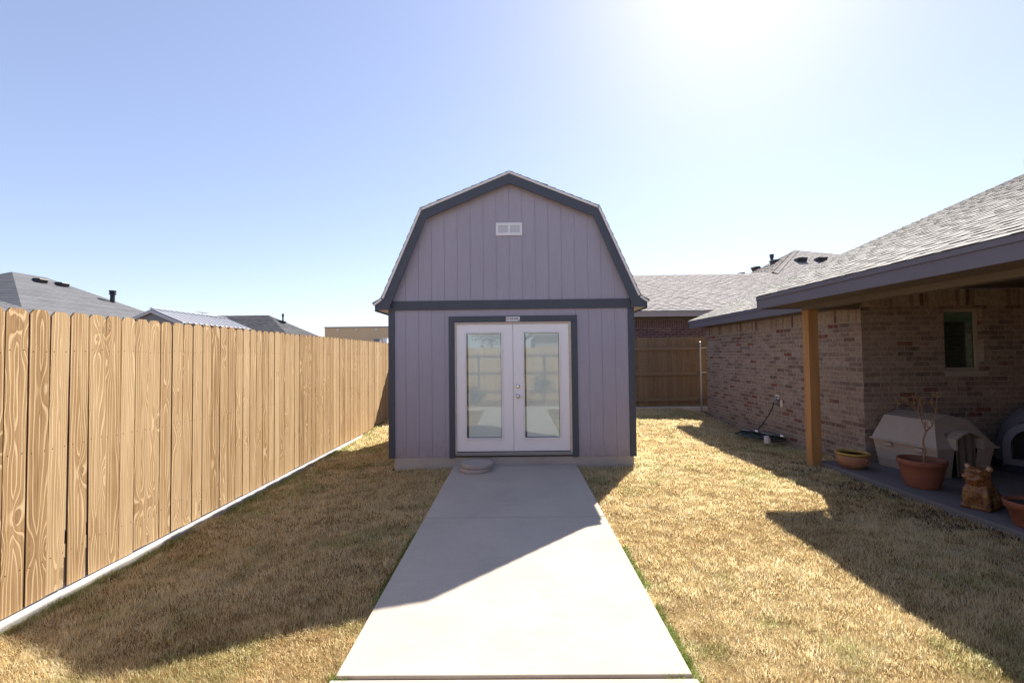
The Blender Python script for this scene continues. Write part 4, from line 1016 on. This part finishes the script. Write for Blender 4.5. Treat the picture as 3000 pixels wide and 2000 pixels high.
mb.add([G(-.29, -.575, .09), G(.29, -.575, .09), G(.205, -.59, .17), G(-.205, -.59, .17)], [(0, 1, 2, 3)])
mb.build('entrance', M['grey_plastic'], ig)
mb = MB(); mb.add([G(p[0], -.517, p[1]) for p in ia], [tuple(range(n))]); mb.build('dark_doorway_sheet', M['dark'], ig)  # near black sheet painting the shade inside, the dome has no hole
mb = MB(); mb.box(-.07, .05, -.623, -.6205, .03, .06); mb.box(-.02, .06, -.6235, -.6205, .045, .067); mb.xf(fm); mb.build('badge', M['fascia'], ig)

# ceramic bulldog
st = thing('ceramic_dog_statue', (4.745, 4.70, PZ), 'glossy brown glazed ceramic sitting bulldog statue near the patio edge', 'statue')
stm = Matrix.Translation((4.70, 4.715, PZ)) @ Matrix.Rotation(R(-64), 4, 'Z')   # local -Y is forward
def rx_(a): return Matrix.Rotation(R(a), 3, 'X')
mb = MB()
mb.ball((0, .14, .09), (.115, .10, .10)); mb.ball((0, .08, .14), (.105, .11, .13), rot=rx_(-30)); mb.ball((0, .0, .19), (.10, .10, .15), rot=rx_(-15)); mb.ball((0, -.06, .17), (.088, .06, .16))
for s_ in (-1, 1):
    mb.ball((s_*.075, -.085, .11), (.034, .04, .125)); mb.ball((s_*.08, -.105, .026), (.04, .05, .03)); mb.ball((s_*.095, .11, .075), (.035, .095, .075)); mb.ball((s_*.095, .03, .028), (.035, .06, .03))
mb.box(-.115, .115, -.13, .21, 0.002, .04)
mb.ball((0, -.04, .30), (.088, .085, .08)); mb.ball((0, -.02, .255), (.104, .10, .10)); mb.ball((0, -.045, .350), (.098, .09, .068)); mb.ball((0, -.11, .335), (.080, .07, .048)); mb.ball((0, -.165, .352), (.030, .024, .020)); mb.ball((0, -.115, .300), (.074, .072, .022)); mb.ball((0, -.085, .268), (.08, .062, .022))
for s_ in (-1, 1):
    mb.ball((s_*.048, -.135, .325), (.040, .045, .030)); mb.ball((s_*.040, -.100, .388), (.030, .028, .018))
    mb.ball((s_*.078, -.018, .402), (.030, .020, .040), rot=Matrix.Rotation(R(s_*25), 3, 'Y'))
mb.xf(stm); bo = mb.build('body', M['statue'], st, smooth=True)
rm = bo.modifiers.new('remesh', 'REMESH'); rm.mode = 'VOXEL'; rm.voxel_size = .0065; rm.use_smooth_shade = True
sm_ = bo.modifiers.new('smooth', 'SMOOTH'); sm_.iterations = 3
tx = bpy.data.textures.new('fur', 'CLOUDS'); tx.noise_scale = .025; dp = bo.modifiers.new('fur', 'DISPLACE'); dp.texture = tx; dp.strength = .012; dp.mid_level = .5
M['ear'] = paint('pale_ear_glaze', (.40, .26, .20), .4, .2, 20)
for s_ in (-1, 1):
    mb = MB(); q_ = Matrix.Rotation(R(s_*20), 3, 'Y') @ rx_(-10)
    mb.ball((s_*.079, -.037, .405), (.017, .008, .024), rot=q_); mb.xf(stm); mb.build('ear', M['ear'], st, smooth=True)
    mb = MB(); mb.ball((s_*.042, -.122, .380), (.012, .009, .008)); mb.xf(stm); mb.build('eye', M['statue'], st, smooth=True)

# hose heap, tap hose, nozzle wands, cup
hz = thing('garden_hose', (4.7, 8.9, -.03), 'dark green garden hose coiled on the grass and running up to the wall tap', 'hose')
q = random.Random(9); pts = [(WX-.12, 8.85, .69), (WX-.135, 8.86, .60), (WX-.17, 8.92, .45), (WX-.24, 9.0, .28), (WX-.33, 9.05, .14), (WX-.40, 9.0, .05)]
cxh, cyh = 4.70, 8.92; N = 240
for i in range(N):
    a = i/N*2*math.pi*7+.8; rr = .28+.11*math.sin(i*.31)+.05*q.uniform(-1, 1)*.3
    pts.append((cxh+rr*1.05*math.cos(a), cyh+rr*1.25*math.sin(a), .0+.05*(.5+.5*math.sin(i*.17))+.028*(i/N)))
hs = MB(); hs.tube(pts, .0115, 8); hs.build('coil', M['hose'], hz, smooth=True)
def wand(a, b, label):
    t = thing('watering_wand', a, label, 'watering wand', 'watering wands on the hose heap')
    a, b = Vector(a), Vector(b); d = (b-a).normalized(); MB().tube([a, b], .009, 8).build('tube', M['galv'], t, smooth=True)
    MB().tube([b, b+d*.02, b+d*.05, b+d*.09], [.012, .028, .034, .022], 12).build('spray_head', M['chrome'], t, smooth=True)
wand((4.47, 9.18, .115), (4.66, 9.03, .105), 'short silver watering wand at the back of the hose heap')
wand((4.62, 8.72, .13), (4.86, 8.52, .10), 'long silver watering wand with chrome head at the right of the hose heap')
cp = thing('plastic_cup', (4.60, 8.47, -.03), 'small white plastic jar standing in front of the coiled hose', 'jar')
mb = MB(); mb.lathe([(.052, 0), (.056, .004), (.058, .085), (.050, .095), (.0, .096)], 4.60, 8.47, 24); mb.v = [(a, b, c-.02) for a, b, c in mb.v]; mb.build('jar', M['cup'], cp)
mb = MB(); mb.lathe([(.040, .096), (.042, .098), (.042, .125), (.038, .128), (0, .128)], 4.595, 8.475, 20); mb.v = [(a, b, c-.02) for a, b, c in mb.v]; mb.build('lid', M['cup'], cp)

# ---------------------------------------------------------------- grass blades
def grass():
    q = np.random.RandomState(11); XS, YS = [], []
    def region(x0, x1, y0, y1, dens):
        n = int((x1-x0)*(y1-y0)*dens); XS.append(q.uniform(x0, x1, n)); YS.append(q.uniform(y0, y1, n))
    bands = [(-2.85, 1.0, 1500), (1.0, 1.8, 5000), (1.8, 3.0, 19000), (3.0, 4.5, 14000), (4.5, 6.5, 9500), (6.5, 9, 6500), (9, 12.9, 4500)]
    for y0, y1, d in bands:
        region(-3.39, PX0, y0, min(y1, 12.9), d); region(PX1, 5.05, y0, min(y1, 12.9), d)
    region(-1.9, 1.8, 10.95, 12.9, 2500)
    # taller tufts against the path edges and joint
    for (x0, x1, y0, y1, d) in ((PX1, PX1+.05, .8, 4.6, 16000), (PX0-.04, PX0, .8, 3.3, 14000), (PX0, PX0+.09, 2.37, 2.41, 30000), (PX1-.13, PX1-.04, 2.37, 2.41, 26000), (PX0, PX0+.06, 4.675, 4.69, 20000), (4.2, 4.36, 6.3, 6.75, 7000), (-3.395, -3.33, 1.5, 6, 9000)):
        n = int((x1-x0)*(y1-y0)*d); XS.append(q.uniform(x0, x1, n)); YS.append(q.uniform(y0, y1, n))
    x = np.concatenate(XS); y = np.concatenate(YS)
    inpath = (x > PX0) & (x < PX1) & (y < 6.9) & (y > -.33); cracks = ((abs(y-2.388) < .012) | (abs(y-4.683) < .01))
    keep = ~(inpath & ~cracks)
    keep &= ~((y < -.3) & (y > -.97) & (x < 3.42))
    keep &= ~((x > -1.9) & (x < 1.78) & (y > 6.88) & (y < 10.92)); keep &= ~((x > 4.39) & (y < 6.82)); keep &= ~((x > 4.26) & (x < 4.45) & (y > 6.68) & (y < 6.86))
    # bare soil beside the slab
    bare = smoothstep(x, 3.5, 4.1)*(y < 7)*(vnoise(x, y, 2.6, 2)*.7+vnoise(x, y, 7, 4)*.3 > .36); keep &= ~((q.rand(len(x)) < .7*bare))
    x, y = x[keep], y[keep]; n = len(x)
    nearE = ((x > PX1) & (x < PX1+.055)) | ((x < PX0) & (x > PX0-.045)) | ((x > PX0) & (x < PX1) & (y < 5))
    cl = vnoise(x, y, 9, 1)*.55+vnoise(x, y, 22, 3)*.45; big = vnoise(x, y, 1.3, 5)
    L = (.022+.042*cl)*(.7+.6*q.rand(n))*(.85+.3*big); L[nearE] *= 1.05
    th = vnoise(x, y, 5.5, 6)*2*np.pi*2+q.normal(0, 1.7, n); lean = np.clip(.45+.8*q.rand(n)+.3*(vnoise(x, y, 7, 7)-.5), .15, 1.45)
    g = smoothstep(vnoise(x, y, 1.1, 2)*.5+vnoise(x, y, 4.5, 0)*.5, .60, .78)*smoothstep(q.rand(n), .25, .8)*.85
    # more green in the open right lawn and along path edges
    g = np.clip(g*.7*(1+.5*((x > 1)&(x < 2.4)&(y < 4.0))) + (q.rand(n) < .025)*.8, 0, 1)
    eg = nearE & (y < 4.4) & (vnoise(x, y, 3.3, 4) > .25); g[eg] = np.clip(g[eg]+.95*(q.rand(eg.sum()) < .85), 0, 1)
    lt = (x < -3.27) & (vnoise(x, y, 2, 4) > .45); g[lt] = np.clip(g[lt]+.7*(q.rand(lt.sum()) < .6), 0, 1)
    tint = np.clip(.15+.75*q.rand(n)*(.6+.7*cl)+.22*(big-.4), 0, 1)
    wd = np.maximum(.0014, .00058*np.abs(y))*(.8+.5*q.rand(n))
    z = gz(x, y)-.014+lump(x, y)
    inp = (x > PX0) & (x < PX1) & (y < 6.8) & (y > -.3); z[inp] = -.02
    dx, dy = np.cos(th), np.sin(th); sx, sy = -dy, dx
    h1 = L*.55; a1 = lean*.6; a2 = lean*1.25
    m = np.stack([x+dx*np.sin(a1)*h1, y+dy*np.sin(a1)*h1, z+np.cos(a1)*h1], 1)
    tp_ = m + np.stack([dx*np.sin(a2)*L*.5, dy*np.sin(a2)*L*.5, np.cos(a2)*L*.5], 1)
    b = np.stack([x, y, z], 1); sv = np.stack([sx, sy, np.zeros(n)], 1)*wd[:, None]
    V = np.empty((n, 5, 3)); V[:, 0] = b-sv*.5; V[:, 1] = b+sv*.5; V[:, 2] = m+sv*.45; V[:, 3] = m-sv*.45; V[:, 4] = tp_
    me = bpy.data.meshes.new('grass'); me.vertices.add(n*5); me.vertices.foreach_set('co', V.ravel())
    base = (np.arange(n)*5)[:, None]; loops = np.concatenate([base+np.array([0, 1, 2, 3]), base+np.array([3, 2, 4])], 1).ravel()
    me.loops.add(len(loops)); me.loops.foreach_set('vertex_index', loops.astype(np.int32))
    st_ = np.empty((n, 2), np.int32); st_[:, 0] = np.arange(n)*7; st_[:, 1] = st_[:, 0]+4
    me.polygons.add(n*2); me.polygons.foreach_set('loop_start', st_.ravel())
    try: me.polygons.foreach_set('loop_total', np.tile([4, 3], n).astype(np.int32))
    except Exception: pass
    me.update(calc_edges=True)
    for nm, arr in (('tint', tint), ('gr', g)):
        a = me.attributes.new(nm, 'FLOAT', 'POINT'); a.data.foreach_set('value', np.repeat(arr, 5).astype('f'))
    me.materials.append(M['grass']); o = bpy.data.objects.new('grass', me); C.objects.link(o)
    tag(o, 'short dry straw coloured lawn grass with scattered green blades', 'grass', kind='stuff'); print('blades', n)
grass()
